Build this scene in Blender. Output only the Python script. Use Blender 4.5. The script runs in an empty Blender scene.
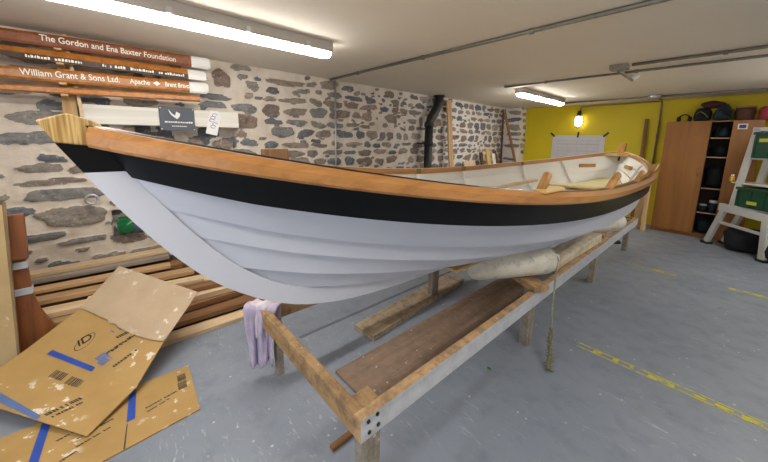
import bpy, bmesh, math, random
import numpy as np
from mathutils import Vector, Matrix
random.seed(7); RNG = np.random.default_rng(11)
SC = bpy.context.scene; COL = SC.collection
PI = math.pi
V = Vector

# ------------------------------------------------------------------ materials
def srgb(h):
    h = h.lstrip('#'); c = [int(h[i:i+2], 16)/255 for i in (0, 2, 4)]
    return tuple(x/12.92 if x <= .04045 else ((x+.055)/1.055)**2.4 for x in c) + (1,)
def base(name):
    m = bpy.data.materials.new(name); m.use_nodes = True
    nt = m.node_tree; return m, nt, nt.nodes['Principled BSDF']
def N(nt, t, **kw):
    n = nt.nodes.new(t)
    for k, v in kw.items():
        if k in n.inputs: n.inputs[k].default_value = v
        else: setattr(n, k, v)
    return n
def ramp(nt, fac, stops):
    r = nt.nodes.new('ShaderNodeValToRGB'); e = r.color_ramp.elements
    while len(e) < len(stops): e.new(.5)
    for el, (p, c) in zip(e, stops): el.position = p; el.color = c if len(c) == 4 else (*c, 1)
    nt.links.new(fac, r.inputs[0]); return r.outputs[0]
def coords(nt, scale=(1, 1, 1), kind='Object'):
    tc = nt.nodes.new('ShaderNodeTexCoord'); mp = nt.nodes.new('ShaderNodeMapping')
    mp.inputs['Scale'].default_value = scale; nt.links.new(tc.outputs[kind], mp.inputs[0]); return mp.outputs[0]
def noise(nt, co, scale, detail=4, rough=.55, dist=0):
    n = N(nt, 'ShaderNodeTexNoise', Scale=scale, Detail=detail, Roughness=rough, Distortion=dist)
    nt.links.new(co, n.inputs['Vector']); return n.outputs['Fac']
def mix(nt, f, a, b, mode='MIX'):
    n = nt.nodes.new('ShaderNodeMix'); n.data_type = 'RGBA'; n.blend_type = mode
    for s, v in ((0, f), (6, a), (7, b)):
        if hasattr(v, 'is_output'): nt.links.new(v, n.inputs[s])
        else: n.inputs[s].default_value = v
    return n.outputs[2]
def bump(nt, bs, h, strength=.3, dist=.01):
    b = N(nt, 'ShaderNodeBump', Strength=strength, Distance=dist); nt.links.new(h, b.inputs['Height']); nt.links.new(b.outputs[0], bs.inputs['Normal'])
def flat(name, col, rough=.6, metal=0, var=.12, scale=9):
    m, nt, bs = base(name); c = srgb(col)
    f = noise(nt, coords(nt), scale, 5)
    o = ramp(nt, f, [(.3, tuple(x*(1-var) for x in c[:3])), (.7, tuple(min(1, x*(1+var)) for x in c[:3]))])
    nt.links.new(o, bs.inputs['Base Color']); bs.inputs['Roughness'].default_value = rough; bs.inputs['Metallic'].default_value = metal
    return m
def wood(name, dark, light, grain='x', rough=.55, fine=1.0, vary=.0, coat=0, dirt=0):
    m, nt, bs = base(name)
    st = {'x': (1.2, 22, 22), 'y': (22, 1.2, 22), 'z': (22, 22, 1.2)}[grain]
    tc = nt.nodes.new('ShaderNodeTexCoord'); oi = nt.nodes.new('ShaderNodeObjectInfo')
    ad = N(nt, 'ShaderNodeVectorMath', operation='MULTIPLY_ADD'); nt.links.new(oi.outputs['Random'], ad.inputs[0])
    ad.inputs[1].default_value = (13, 17, 19); nt.links.new(tc.outputs['Object'], ad.inputs[2])
    mp = nt.nodes.new('ShaderNodeMapping'); mp.inputs['Scale'].default_value = tuple(s*fine for s in st); nt.links.new(ad.outputs[0], mp.inputs[0])
    f = noise(nt, mp.outputs[0], 1.0, 5, .6, .6); d, l = srgb(dark), srgb(light)
    o = ramp(nt, f, [(.28, d), (.5, tuple((a*.45+b*.55) for a, b in zip(d, l))), (.75, l)])
    if vary:
        hs = N(nt, 'ShaderNodeHueSaturation'); nt.links.new(o, hs.inputs['Color'])
        mr = N(nt, 'ShaderNodeMapRange'); nt.links.new(oi.outputs['Random'], mr.inputs[0]); mr.inputs[3].default_value = 1-vary; mr.inputs[4].default_value = 1+vary
        nt.links.new(mr.outputs[0], hs.inputs['Value']); o = hs.outputs['Color']
    if dirt:
        n2 = noise(nt, tc.outputs['Object'], 14, 6, .7)
        k = ramp(nt, n2, [(.45, (0, 0, 0)), (.62, (dirt, dirt, dirt))])
        o = mix(nt, k, o, srgb('#4c4238'))
        n3 = noise(nt, tc.outputs['Object'], 31, 3, .6)
        o = mix(nt, ramp(nt, n3, [(.68, (0, 0, 0)), (.72, (.7, .7, .7))]), o, srgb('#d9d6cc'))
    nt.links.new(o, bs.inputs['Base Color']); bs.inputs['Roughness'].default_value = rough
    if coat: bs.inputs['Coat Weight'].default_value = coat; bs.inputs['Coat Roughness'].default_value = .15
    bump(nt, bs, f, .15, .004)
    return m
def laminated(name, dark, light):
    m, nt, bs = base(name); tc = nt.nodes.new('ShaderNodeTexCoord'); mp = nt.nodes.new('ShaderNodeMapping'); mp.inputs['Rotation'].default_value = (.45, 0, 0); mp.inputs['Scale'].default_value = (4, 75, 3)
    nt.links.new(tc.outputs['Object'], mp.inputs[0]); f = noise(nt, mp.outputs[0], 1.0, 2, .5)
    c = ramp(nt, f, [(.36, srgb(dark)), (.5, srgb(light)), (.62, srgb(dark)), (.7, srgb(light))]); nt.links.new(c, bs.inputs['Base Color']); bs.inputs['Roughness'].default_value = .4; return m
def glow(name, col, strength):
    m, nt, bs = base(name); bs.inputs['Base Color'].default_value = (.8, .8, .8, 1)
    bs.inputs['Emission Color'].default_value = col; bs.inputs['Emission Strength'].default_value = strength
    return m

def floor_mat():
    m, nt, bs = base('painted_concrete'); co = coords(nt)
    big = noise(nt, co, .9, 5, .6); med = noise(nt, co, 7, 6, .65)
    c = ramp(nt, big, [(.3, srgb('#7b838f')), (.7, srgb('#8e95a1'))])
    c = mix(nt, ramp(nt, med, [(.5, (0, 0, 0)), (.75, (.45, .45, .45))]), c, srgb('#666d79'))
    # worn scratches and paint specks
    co2 = coords(nt, (3, 14, 3)); co2n = nt.nodes[-1] if False else None
    s1 = noise(nt, co2, 2.6, 8, .75, 1.5); zone = noise(nt, co, .75, 2)
    z = ramp(nt, zone, [(.42, (0, 0, 0)), (.62, (1, 1, 1))])
    k = ramp(nt, s1, [(.585, (0, 0, 0)), (.64, (.5, .5, .5))])
    k = mix(nt, 1.0, k, z, 'MULTIPLY')
    c = mix(nt, k, c, srgb('#d0d3d6'))
    vo = N(nt, 'ShaderNodeTexVoronoi', Scale=13.0, Randomness=1.0); nt.links.new(co, vo.inputs['Vector'])
    k2 = ramp(nt, vo.outputs['Distance'], [(.06, (.8, .8, .8)), (.11, (0, 0, 0))])
    k2 = mix(nt, 1.0, k2, ramp(nt, noise(nt, co, 2.3, 2), [(.47, (0, 0, 0)), (.55, (1, 1, 1))]), 'MULTIPLY')
    c = mix(nt, k2, c, srgb('#cfcfcc'))
    br = ramp(nt, noise(nt, co, 3.1, 6, .7), [(.62, (0, 0, 0)), (.72, (.5, .5, .5))])
    c = mix(nt, br, c, srgb('#8d8778'))
    nt.links.new(c, bs.inputs['Base Color'])
    r = ramp(nt, med, [(.3, (.38,)*3), (.7, (.6,)*3)]); nt.links.new(r, bs.inputs['Roughness'])
    bump(nt, bs, med, .12, .004); return m
def wall_paint(name, a, b, rough=.7, scale=2.2):
    m, nt, bs = base(name); co = coords(nt)
    c = ramp(nt, noise(nt, co, scale, 5, .6), [(.3, srgb(a)), (.7, srgb(b))]); nt.links.new(c, bs.inputs['Base Color'])
    bs.inputs['Roughness'].default_value = rough; bump(nt, bs, noise(nt, co, 30, 4), .12, .003); return m
def stone_mat():
    m, nt, bs = base('rubble_stone_wall'); co = coords(nt)
    at = nt.nodes.new('ShaderNodeAttribute'); at.attribute_name = 'stone'; sep = nt.nodes.new('ShaderNodeSeparateColor'); nt.links.new(at.outputs['Color'], sep.inputs[0])
    mo = ramp(nt, noise(nt, co, 5, 6, .65), [(.3, srgb('#c3b4a2')), (.55, srgb('#d6cabb')), (.8, srgb('#e0d6ca'))])
    mo = mix(nt, sep.outputs[2], mo, srgb('#dcd6d2'))
    tone = ramp(nt, sep.outputs[1], [(0, srgb('#63676d')), (.2, srgb('#73767b')), (.4, srgb('#918b84')), (.55, srgb('#7d6c60')), (.7, srgb('#a3968a')), (.85, srgb('#867266')), (1, srgb('#afa396'))])
    det = noise(nt, coords(nt, (1, .6, 1.6)), 22, 8, .75)
    st = mix(nt, ramp(nt, det, [(.36, (.55, .55, .55)), (.52, (0, 0, 0))]), tone, srgb('#403e3c'))
    st = mix(nt, ramp(nt, noise(nt, co, 40, 5, .7), [(.58, (0, 0, 0)), (.68, (.65, .65, .65))]), st, srgb('#c9c2b6'))
    n2 = noise(nt, co, 34, 4, .6)
    ad = N(nt, 'ShaderNodeMath', operation='MULTIPLY_ADD'); nt.links.new(n2, ad.inputs[0]); ad.inputs[1].default_value = .5; nt.links.new(sep.outputs[0], ad.inputs[2])
    k = ramp(nt, ad.outputs[0], [(.56, (0, 0, 0)), (.74, (1, 1, 1))])
    nt.links.new(mix(nt, k, mo, st), bs.inputs['Base Color']); bs.inputs['Roughness'].default_value = .85
    bump(nt, bs, det, .5, .012); return m
def card_mat(name, a, b):
    m, nt, bs = base(name); co = coords(nt)
    c = ramp(nt, noise(nt, co, 4, 4, .6), [(.3, srgb(a)), (.7, srgb(b))])
    k = ramp(nt, noise(nt, co, 15, 6, .6), [(.60, (0, 0, 0)), (.635, (.85, .85, .85))])
    k = mix(nt, 1.0, k, ramp(nt, noise(nt, co, 2.2, 2), [(.44, (0, 0, 0)), (.54, (1, 1, 1))]), 'MULTIPLY')
    c = mix(nt, k, c, srgb('#e3dccd'))
    nt.links.new(c, bs.inputs['Base Color']); bs.inputs['Roughness'].default_value = .75; return m
def clear_glass(name, col):
    m, nt, bs = base(name); bs.inputs['Base Color'].default_value = srgb(col); bs.inputs['Transmission Weight'].default_value = .6; bs.inputs['Roughness'].default_value = .12; return m

M = dict(
 floor=floor_mat(), ceiling=wall_paint('cream_ceiling_paint', '#e6dccc', '#ece4d6', .8, .6), yellow=wall_paint('mustard_yellow_paint', '#c9b40a', '#d3bd10', .6, 1.2),
 white_wall=wall_paint('white_wall_paint', '#cfcac2', '#d8d3cc'), stone=stone_mat(),
 varnish_y=wood('varnished_larch', '#95602b', '#c38a4f', 'y', .3, 1, 0, .3), pale_y=wood('pale_laminated_wood', '#b08a4c', '#d8b878', 'y', .45),
 stemhead=laminated('laminated_ash', '#a07a3e', '#d8b679'), peg=wood('turned_hardwood', '#94642e', '#c08f52', 'z', .4),
 thwart=wood('thwart_pine', '#c3a262', '#e2c98c', 'x', .5),
 hull=flat('white_hull_paint', '#d6d8e2', .42, 0, .02, 3), black=flat('gloss_black_paint', '#07080b', .3, 0, .1, 4), inner=flat('white_inside_paint', '#ecebe6', .5, 0, .02, 4),
 rail_top=wood('cradle_timber', '#93724c', '#bf9a6c', 'x', .75, 1, .06, 0, .55), rail_grey=wood('grey_painted_timber', '#9a9da0', '#b9babb', 'x', .7, 1, 0, 0, .5),
 post=wood('weathered_post', '#83796c', '#ada293', 'z', .8, 1, .06, 0, .4), brown_board=wood('stained_board', '#7a6353', '#98806c', 'x', .8, .8, 0, 0, .28),
 pine=wood('rough_pine', '#9c7a55', '#c8a479', 'x', .75, 1, .12), pine_dark=wood('aged_pine', '#6e4c30', '#966c46', 'x', .75, 1, .12), pale=wood('pale_new_pine', '#c2a37c', '#e0c8a4', 'x', .7, 1, .06), dark_wood=wood('dark_plank', '#4d3222', '#6e4c34', 'x', .7, 1, .1),
 grey_wood=wood('greyed_plank', '#7b7067', '#a2968a', 'x', .8, 1, .1),
 oar_a=wood('oar_red_varnish', '#6a3518', '#96552c', 'x', .35, 1, 0, .3), oar_b=wood('oar_gold_varnish', '#8c5218', '#c0792e', 'x', .35, 1, 0, .3), oar_dark=wood('oar_dark_face', '#2a1710', '#472a1c', 'x', .5),
 white=flat('white_paint', '#e2e0dc', .5, 0, .03), lettering=flat('white_lettering', '#f0ead8', .6, 0, .02),
 lintel=wood('whitewashed_lintel', '#cfcabf', '#ece8df', 'x', .75, .7), slate=flat('slate_board', '#4c525c', .5, 0, .08),
 paper=flat('white_paper', '#e6e4e0', .8, 0, .02), poster=flat('poster_paper', '#c9c8cc', .8, 0, .03), ink=flat('dark_ink', '#39352f', .7), purple=flat('purple_ink', '#6a62b0', .7), faint=flat('pencil_lines', '#9a9a9e', .8), pink=flat('pink_line', '#c0a0a2', .8),
 blue=flat('blue_tape', '#2b4fa8', .45, 0, .1), blue_faded=flat('faded_blue_tape', '#5872a6', .5, 0, .1), black_tape=flat('black_tape', '#191817', .5),
 card=card_mat('brown_cardboard', '#a8864f', '#b8955c'), card_plain=card_mat('plain_cardboard_back', '#b39c7f', '#c0a98c'), card_edge=flat('cardboard_edge', '#7d6240', .8),
 steel=flat('galvanised_steel', '#8d8880', .45, .6, .15, 30), zinc=flat('bright_zinc', '#b9bcc0', .35, .7, .1, 20), bolt=flat('dark_bolt', '#2c2a28', .5, .5),
 iron=flat('black_cast_iron', '#1d1d1f', .5, 0, .25, 12), housing=flat('light_housing_grey', '#a9a39b', .5, 0, .04),
 tube=glow('lit_diffuser', (1, .97, .91, 1), 30.0), bulb=glow('lit_bulb', (1, .86, .66, 1), 5.0),
 fender=None, rope=flat('old_rope', '#96907e', .9, 0, .3, 60), moss=flat('mossy_rope', '#6f6a4e', .95, 0, .5, 80), ring=flat('eyelet_rim', '#d8d6d0', .5),
 lilac=flat('lilac_towel', '#c4b8d0', .95, 0, .12, 20), rag=flat('white_rag', '#ddd5de', .95, 0, .08, 20),
 cabinet=wood('cabinet_veneer', '#83521f', '#a0692b', 'z', .42, .5), cab_leaf=wood('cabinet_leaf_veneer', '#85531f', '#a36c2c', 'z', .45, .5), cab_shade=flat('cabinet_inside_shade', '#3a261a', .7), handle=flat('brass_handle', '#b08a4a', .4, .6),  # dark inside colour stands in for the wardrobe's shade
 stand=flat('grey_white_frame_paint', '#c6c5c0', .5, 0, .05), crate=flat('dark_green_plastic', '#0d4029', .45, 0, .12), label=flat('yellow_green_label', '#b7bb3c', .6), rubber=flat('black_rubber', '#161616', .7),
 bag_black=flat('black_cloth', '#17171b', .8, 0, .3, 14), bag_teal=flat('dark_teal_cloth', '#1e3138', .8, 0, .35, 12), bag_maroon=flat('maroon_cloth', '#4a1f26', .8, 0, .3, 12), basket=flat('brown_leather', '#5e3a2c', .7, 0, .25, 20), basket_rim=flat('straw_rim', '#a98a4c', .8), red_bag=flat('rose_red_cloth', '#b0424e', .8, 0, .15, 10), olive=flat('olive_cloth', '#73703a', .8, 0, .3, 14),
 green_bottle=clear_glass('green_bottle_plastic', '#1f9a5c'), blue_label=flat('bottle_label', '#53607c', .6),
 tape_yellow=None, leaf=flat('green_leaf', '#3c7a2c', .7), ply=card_mat('plywood_face', '#b59a6c', '#c8ae80'), ply_edge=wood('plywood_edge', '#6e5a40', '#a08760', 'z', .8), strap=flat('pale_grey_strap', '#b9c0c8', .6), rudder=wood('rudder_mahogany', '#653618', '#8f5529', 'z', .4, .9, 0, .2),
 cream=flat('cream_paint', '#d8cf9e', .5, 0, .05, 5), grey_brown=wood('dirty_greyed_timber', '#8d7a64', '#b8a388', 'x', .8, 1, 0, 0, .5), pale_dirty=wood('dirty_pale_baulk', '#c6b396', '#ebdfc8', 'y', .75, 1, 0, 0, .3), seam=flat('floor_joint_filler', '#6b6f78', .8), amber=flat('amber_plastic', '#c89a2c', .4), navy=flat('navy_sticker', '#3a3c70', .6),
)
def fender_mat():
    m, nt, bs = base('scuffed_fender_vinyl'); co = coords(nt)
    c = ramp(nt, noise(nt, co, 6, 5, .6), [(.3, srgb('#c9c3b2')), (.65, srgb('#e2ddd0'))])
    c = mix(nt, ramp(nt, noise(nt, co, 16, 8, .75), [(.54, (0, 0, 0)), (.68, (.6, .6, .6))]), c, srgb('#7d7462'))
    nt.links.new(c, bs.inputs['Base Color']); bs.inputs['Roughness'].default_value = .45; return m
M['fender'] = fender_mat()
def tape_mat():
    m, nt, bs = base('worn_yellow_floor_tape'); co = coords(nt)
    k = ramp(nt, noise(nt, co, 26, 6, .7), [(.42, (0, 0, 0)), (.5, (1, 1, 1))])
    c = mix(nt, k, srgb('#9a9a7a'), srgb('#c9bf2e')); nt.links.new(c, bs.inputs['Base Color']); bs.inputs['Roughness'].default_value = .6; return m
M['tape_yellow'] = tape_mat()

M['black'].node_tree.nodes['Principled BSDF'].inputs['Specular IOR Level'].default_value = .3
# ------------------------------------------------------------------ mesh builder
class MB:
    def __init__(s): s.v = []; s.f = []; s.m = []; s.cur = 0; s.smooth = False; s.sm = []
    def add(s, vs, fs):
        b = len(s.v); s.v += [tuple(x) for x in vs]
        for f in fs: s.f.append(tuple(i+b for i in f)); s.m.append(s.cur); s.sm.append(s.smooth)
        return s
    def box(s, c, d, rz=0, R=None):
        h = [x/2 for x in d]; R = R or Matrix.Rotation(rz, 3, 'Z'); c = V(c)
        vs = [c+R @ V((sx*h[0], sy*h[1], sz*h[2])) for sx in (-1, 1) for sy in (-1, 1) for sz in (-1, 1)]
        return s.add(vs, [(0, 1, 3, 2), (4, 6, 7, 5), (0, 4, 5, 1), (2, 3, 7, 6), (0, 2, 6, 4), (1, 5, 7, 3)])
    def span(s, a, b): # axis aligned box by corners
        return s.box([(x+y)/2 for x, y in zip(a, b)], [abs(y-x) for x, y in zip(a, b)])
    def bar(s, a, b, w, h, up=(0, 0, 1)):
        a, b = V(a), V(b); x = (b-a).normalized(); y = V(up).cross(x).normalized(); z = x.cross(y)
        return s.box((a+b)/2, ((b-a).length, w, h), R=Matrix((x, y, z)).transposed())
    def tube(s, pts, r, n=10, cap=True):
        pts = [V(p) for p in pts]; rs = r if isinstance(r, (list, tuple)) else [r]*len(pts)
        t0 = (pts[1]-pts[0]).normalized(); u = t0.orthogonal().normalized(); rings = []
        for i, p in enumerate(pts):
            t = (pts[min(i+1, len(pts)-1)]-pts[max(i-1, 0)]).normalized()
            u = (u-t*u.dot(t)).normalized(); w = t.cross(u)
            rings.append([p+(u*math.cos(2*PI*k/n)+w*math.sin(2*PI*k/n))*rs[i] for k in range(n)])
        vs = [q for r_ in rings for q in r_]; fs = []
        for i in range(len(pts)-1):
            for k in range(n): fs.append((i*n+k, i*n+(k+1) % n, (i+1)*n+(k+1) % n, (i+1)*n+k))
        if cap: fs += [tuple(reversed(range(n))), tuple((len(pts)-1)*n+k for k in range(n))]
        s.smooth = True; s.add(vs, fs); s.smooth = False; return s
    def prism(s, poly, ex, f=lambda p, e: (p[0], p[1], e)):
        n = len(poly); vs = [f(p, ex[0]) for p in poly]+[f(p, ex[1]) for p in poly]
        fs = [tuple(range(n))[::-1], tuple(range(n, 2*n))]+[(i, (i+1) % n, n+(i+1) % n, n+i) for i in range(n)]
        return s.add(vs, fs)
    def grid(s, rows, closed=False):
        nr, nc = len(rows), len(rows[0]); vs = [p for r_ in rows for p in r_]; fs = []
        for i in range(nr-1):
            for k in range(nc if closed else nc-1): fs.append((i*nc+k, i*nc+(k+1) % nc, (i+1)*nc+(k+1) % nc, (i+1)*nc+k))
        return s.add(vs, fs)
    def build(s, name, mats, parent=None, local=False, bevel=0, smooth=False, recalc=True):
        if not isinstance(mats, (list, tuple)): mats = [mats]
        me = bpy.data.meshes.new(name); off = V((0, 0, 0))
        if parent is not None and not local:
            p = parent
            while p is not None: off += p.location; p = p.parent
        me.from_pydata([V(x)-off for x in s.v], [], s.f)
        for m in mats: me.materials.append(M[m] if isinstance(m, str) else m)
        for p, mi, sm in zip(me.polygons, s.m, s.sm): p.material_index = mi; p.use_smooth = sm or smooth
        if recalc:
            bm = bmesh.new(); bm.from_mesh(me); bmesh.ops.recalc_face_normals(bm, faces=bm.faces); bm.to_mesh(me); bm.free()
        o = bpy.data.objects.new(name, me); COL.objects.link(o); o.parent = parent
        if bevel:
            b = o.modifiers.new('edge', 'BEVEL'); b.width = bevel; b.segments = 2; b.limit_method = 'ANGLE'; b.angle_limit = .6
        return o
def empty(name, loc, label, cat, group=None, rot=None):
    o = bpy.data.objects.new(name, None); COL.objects.link(o); o.location = loc; o.empty_display_size = .05
    if rot: o.rotation_euler = rot
    return tag(o, label, cat, group)
def tag(o, label, cat, group=None):
    o['label'] = label; o['category'] = cat
    if group: o['group'] = group
    return o
def struct(o): o['kind'] = 'structure'; return o
def text(name, body, size, mat, parent, loc, R, extrude=.0006, width=None):
    cu = bpy.data.curves.new(name, 'FONT'); cu.body = body; cu.size = size; cu.extrude = extrude; cu.offset = size*.012; cu.align_x = 'LEFT'
    t = bpy.data.objects.new(name, cu); COL.objects.link(t); bpy.context.view_layer.update()
    me = bpy.data.meshes.new_from_object(t.evaluated_get(bpy.context.evaluated_depsgraph_get()))
    bpy.data.objects.remove(t); me.materials.clear(); me.materials.append(M[mat])
    xs = [v.co.x for v in me.vertices]; sx = (width/(max(xs)-min(xs))) if width else 1
    for v in me.vertices: v.co.x = (v.co.x-min(xs))*sx
    off = V((0, 0, 0)); p = parent
    while p is not None: off += p.location; p = p.parent
    me.transform(Matrix.Translation(V(loc)-off) @ R.to_4x4())
    me.name = name; o = bpy.data.objects.new(name, me); COL.objects.link(o); o.parent = parent; return o

# ------------------------------------------------------------------ camera
F, YAW, PITCH, ROLL, CY = 311.35, -.83855, .16204, .01775, 190.7
cy_, sy_, cp, sp = math.cos(YAW), math.sin(YAW), math.cos(PITCH), math.sin(PITCH)
fwd = V((sy_*cp, cy_*cp, -sp)); rt = V((cy_, -sy_, 0)); up = rt.cross(fwd)
r2 = rt*math.cos(ROLL)+up*math.sin(ROLL); u2 = up*math.cos(ROLL)-rt*math.sin(ROLL)
cam = bpy.data.objects.new('camera', bpy.data.cameras.new('camera')); COL.objects.link(cam)
mw = Matrix((r2, u2, -fwd)).transposed().to_4x4(); mw.translation = (0, 0, 1.5); cam.matrix_world = mw
cam.data.sensor_width = 36; cam.data.lens = F*36/768; cam.data.shift_y = (CY-231)/768; cam.data.clip_start = .05
SC.camera = cam

# ------------------------------------------------------------------ room
WX, BY, ZC, RX, FY = -3.8, 7.62, 2.3, 2.6, -2.6
struct(MB().span((WX-.3, FY-.2, -.1), (RX+.2, BY+.2, 0)).build('floor', 'floor'))
struct(MB().span((WX-.3, FY-.2, ZC), (RX+.2, BY+.2, ZC+.1)).build('ceiling', 'ceiling'))
struct(MB().span((WX-.3, BY, 0), (RX+.2, BY+.15, ZC)).build('wall_back', 'yellow'))
struct(MB().span((RX, FY, 0), (RX+.15, BY, ZC)).build('wall_right', 'white_wall'))
wf = MB(); wf.span((WX-.3, FY-.15, 0), (-2.2, FY, ZC)); wf.span((1.6, FY-.15, 0), (RX, FY, ZC)); wf.span((-2.2, FY-.15, 2.1), (1.6, FY, ZC))
struct(wf.build('wall_front', 'white_wall'))  # doorway gap behind the camera, added to let daylight in
struct(MB().span((-2.035, .98, 0), (-2.01, 6.3, .004)).build('trim_1', 'seam'))

def stone_wall(nm='wall_left', y0=FY, y1=BY, pt=None, plain=False):
    dz = .016
    ny, nz = int((y1-y0)/dz)+1, int(ZC/dz)+1
    ys = np.linspace(y0, y1, ny); zs = np.linspace(0, ZC, nz); Y, Z = np.meshgrid(ys, zs, indexing='ij')
    H = np.zeros_like(Y); K = np.zeros_like(Y); T = np.zeros_like(Y); rng = RNG
    def lat(n): # smooth value noise
        g = rng.random((n, n)); return g
    def vn(sc, seed):
        r_ = np.random.default_rng(seed); g = r_.random((260, 80)); a = (Y-y0)*sc; b = Z*sc
        i, j = np.floor(a).astype(int) % 259, np.floor(b).astype(int) % 79; fa, fb = a-np.floor(a), b-np.floor(b)
        fa, fb = fa*fa*(3-2*fa), fb*fb*(3-2*fb)
        return (g[i, j]*(1-fa)+g[i+1, j]*fa)*(1-fb)+(g[i, j+1]*(1-fa)+g[i+1, j+1]*fa)*fb
    n1, n2, n3 = vn(9, 1), vn(22, 2), vn(3, 3)
    H += (n1-.5)*.016+(n2-.5)*.006+(n3-.5)*.02
    def stone(cy, cz, a, b, rot, tone, h, p=2.6):
        R_ = max(a, b)*1.3
        i0, i1 = np.searchsorted(ys, [cy-R_, cy+R_]); j0, j1 = np.searchsorted(zs, [cz-R_, cz+R_])
        if i1 <= i0 or j1 <= j0: return
        yy, zz = Y[i0:i1, j0:j1]-cy, Z[i0:i1, j0:j1]-cz; c, s_ = math.cos(rot), math.sin(rot)
        u, w = (yy*c+zz*s_)/a, (-yy*s_+zz*c)/b; th = np.arctan2(w, u); ph = rng.random(4)*6.28
        f = (np.abs(u)**p+np.abs(w)**p)**(1/p)*(1+.1*np.sin(2*th+ph[0])+.07*np.sin(3*th+ph[1])+.06*np.sin(5*th+ph[2]))+(n2[i0:i1, j0:j1]-.5)*.16
        k = np.clip((1.06-f)/.2, 0, 1); k = k*k*(3-2*k)
        H[i0:i1, j0:j1] += k*(h+(n2[i0:i1, j0:j1]-.5)*.022+(n1[i0:i1, j0:j1]-.5)*.02); 
        m_ = k > K[i0:i1, j0:j1]; K[i0:i1, j0:j1][m_] = k[m_]; T[i0:i1, j0:j1] = np.where(k > .02, tone, T[i0:i1, j0:j1])
    manual = [(-.24, .79, .23, .085, .02, .45, .03), (-.28, .985, .27, .05, .03, .3, .02), (-.5, .64, .2, .035, .02, .25, .015), (-.2, .56, .15, .03, 0, .35, .015), (-.62, .86, .14, .05, 0, .15, .02),
              (-.40, 1.22, .13, .035, .05, .45, .015), (-.75, 1.3, .12, .05, 0, .55, .015), (-.33, 1.1, .2, .028, .06, .5, .015), (-.15, 1.2, .1, .035, .2, .5, .015), (-.45, 1.46, .24, .05, .05, .3, .015), (-.33, 1.62, .2, .06, 0, .4, .015),
              (1.24, 1.68, .14, .085, 0, .85, .02), (1.2, 1.28, .19, .075, 0, .3, .03), (.95, 1.92, .16, .03, 0, .25, .015), (1.75, 2.17, .28, .03, 0, .9, .02), (1.02, 2.12, .09, .09, 0, .85, .02)]
    used = []
    for m_ in ([] if plain else manual): stone(*m_); used.append((m_[0], m_[1], m_[2], m_[3]))
    z = .05
    while z < ZC-.02:
        h = rng.uniform(.085, .165); y = y0+rng.uniform(0, .2)
        while y < y1:
            far = min(1, max(0, (y-.5)/3)); w = rng.uniform(.16, .5)*(1-far)+rng.uniform(.12, .3)*far
            hh = h*rng.uniform(.55, 1.0)*(1 if far > .3 else .85); cy, cz = y+w/2, z+h/2+rng.uniform(-.015, .015)
            if rng.random() < .9 and not any(abs(cy-a)-w/2 < c_ and abs(cz-b)-hh/2 < d_ for a, b, c_, d_ in used):
                stone(cy, cz, w/2*.97, hh/2*1.0, rng.normal(0, .07), rng.random(), rng.uniform(.006, .026))
            if rng.random() < .3 and far > .2:
                stone(cy+rng.uniform(-.1, .1), z+rng.uniform(0, .02), rng.uniform(.03, .06), rng.uniform(.012, .02), rng.normal(0, .2), rng.random(), .008)
            y += w+rng.uniform(.02, .06)
        z += h+rng.uniform(.005, .025)
    for _ in range(0 if plain else 2600):
        cy, cz = rng.uniform(y0, y1), rng.uniform(.03, ZC-.03); far = min(1, max(0, (cy-.5)/3)); a = rng.uniform(.03, .11)*(1-far)+rng.uniform(.025, .07)*far; b = a*rng.uniform(.3, .8)
        i0, i1 = np.searchsorted(ys, [cy-a*1.15, cy+a*1.15]); j0, j1 = np.searchsorted(zs, [cz-b*1.25, cz+b*1.25])
        if i1 > i0 and j1 > j0 and K[i0:i1, j0:j1].max() < .15: stone(cy, cz, a, b, rng.normal(0, .12), rng.random(), rng.uniform(.005, .016))
    def recess(a, b, c, d, depth):
        k = ((Y > a) & (Y < b) & (Z > c) & (Z < d)); H[k] = -depth+(n2[k]-.5)*.03; K[k] = np.where(n1[k] > .55, .9, .1); T[k] = .1
    if not plain: recess(.25, 1.15, 1.36, 1.6, .14); recess(.0, .36, .565, .80, .16)
    for cy, cz, a, b in () if plain else ((.45, 1.44, .12, .04), (.75, 1.42, .08, .05), (1.02, 1.42, .1, .045)):
        k = ((np.abs((Y-cy)/a)**3+np.abs((Z-cz)/b)**3) < 1); H[k] = -.04+(n2[k]-.5)*.02; K[k] = 1; T[k] = .6
    white = np.clip(((Y+(5 if plain else 0))-3.2)/2.2, 0, 1)*.8+np.clip((Z-1.7)/.5, 0, 1)*.15
    me = bpy.data.meshes.new(nm)
    P = (np.stack([WX+H, Y, Z], -1) if pt is None else np.stack(pt(Y, H, Z), -1)).reshape(-1, 3)
    idx = np.arange(ny*nz).reshape(ny, nz); q = np.stack([idx[:-1, :-1], idx[1:, :-1], idx[1:, 1:], idx[:-1, 1:]], -1).reshape(-1, 4)
    me.from_pydata(P.tolist(), [], q.tolist())
    ca = me.color_attributes.new('stone', 'FLOAT_COLOR', 'POINT')
    colr = np.stack([K, T, np.clip(white, 0, 1), np.ones_like(K)], -1).reshape(-1); ca.data.foreach_set('color', colr.astype(np.float32))
    me.materials.append(M['stone']); me.polygons.foreach_set('use_smooth', np.ones(len(me.polygons), bool))
    o = bpy.data.objects.new(nm, me); COL.objects.link(o); struct(o)
stone_wall()
stone_wall('wall_corner', 0, .75, lambda a, h, z: (np.where(a < .4, -3.83+a, -3.43+h), np.where(a < .4, 7.28-h, 7.28+(a-.4)), z), True)

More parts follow.
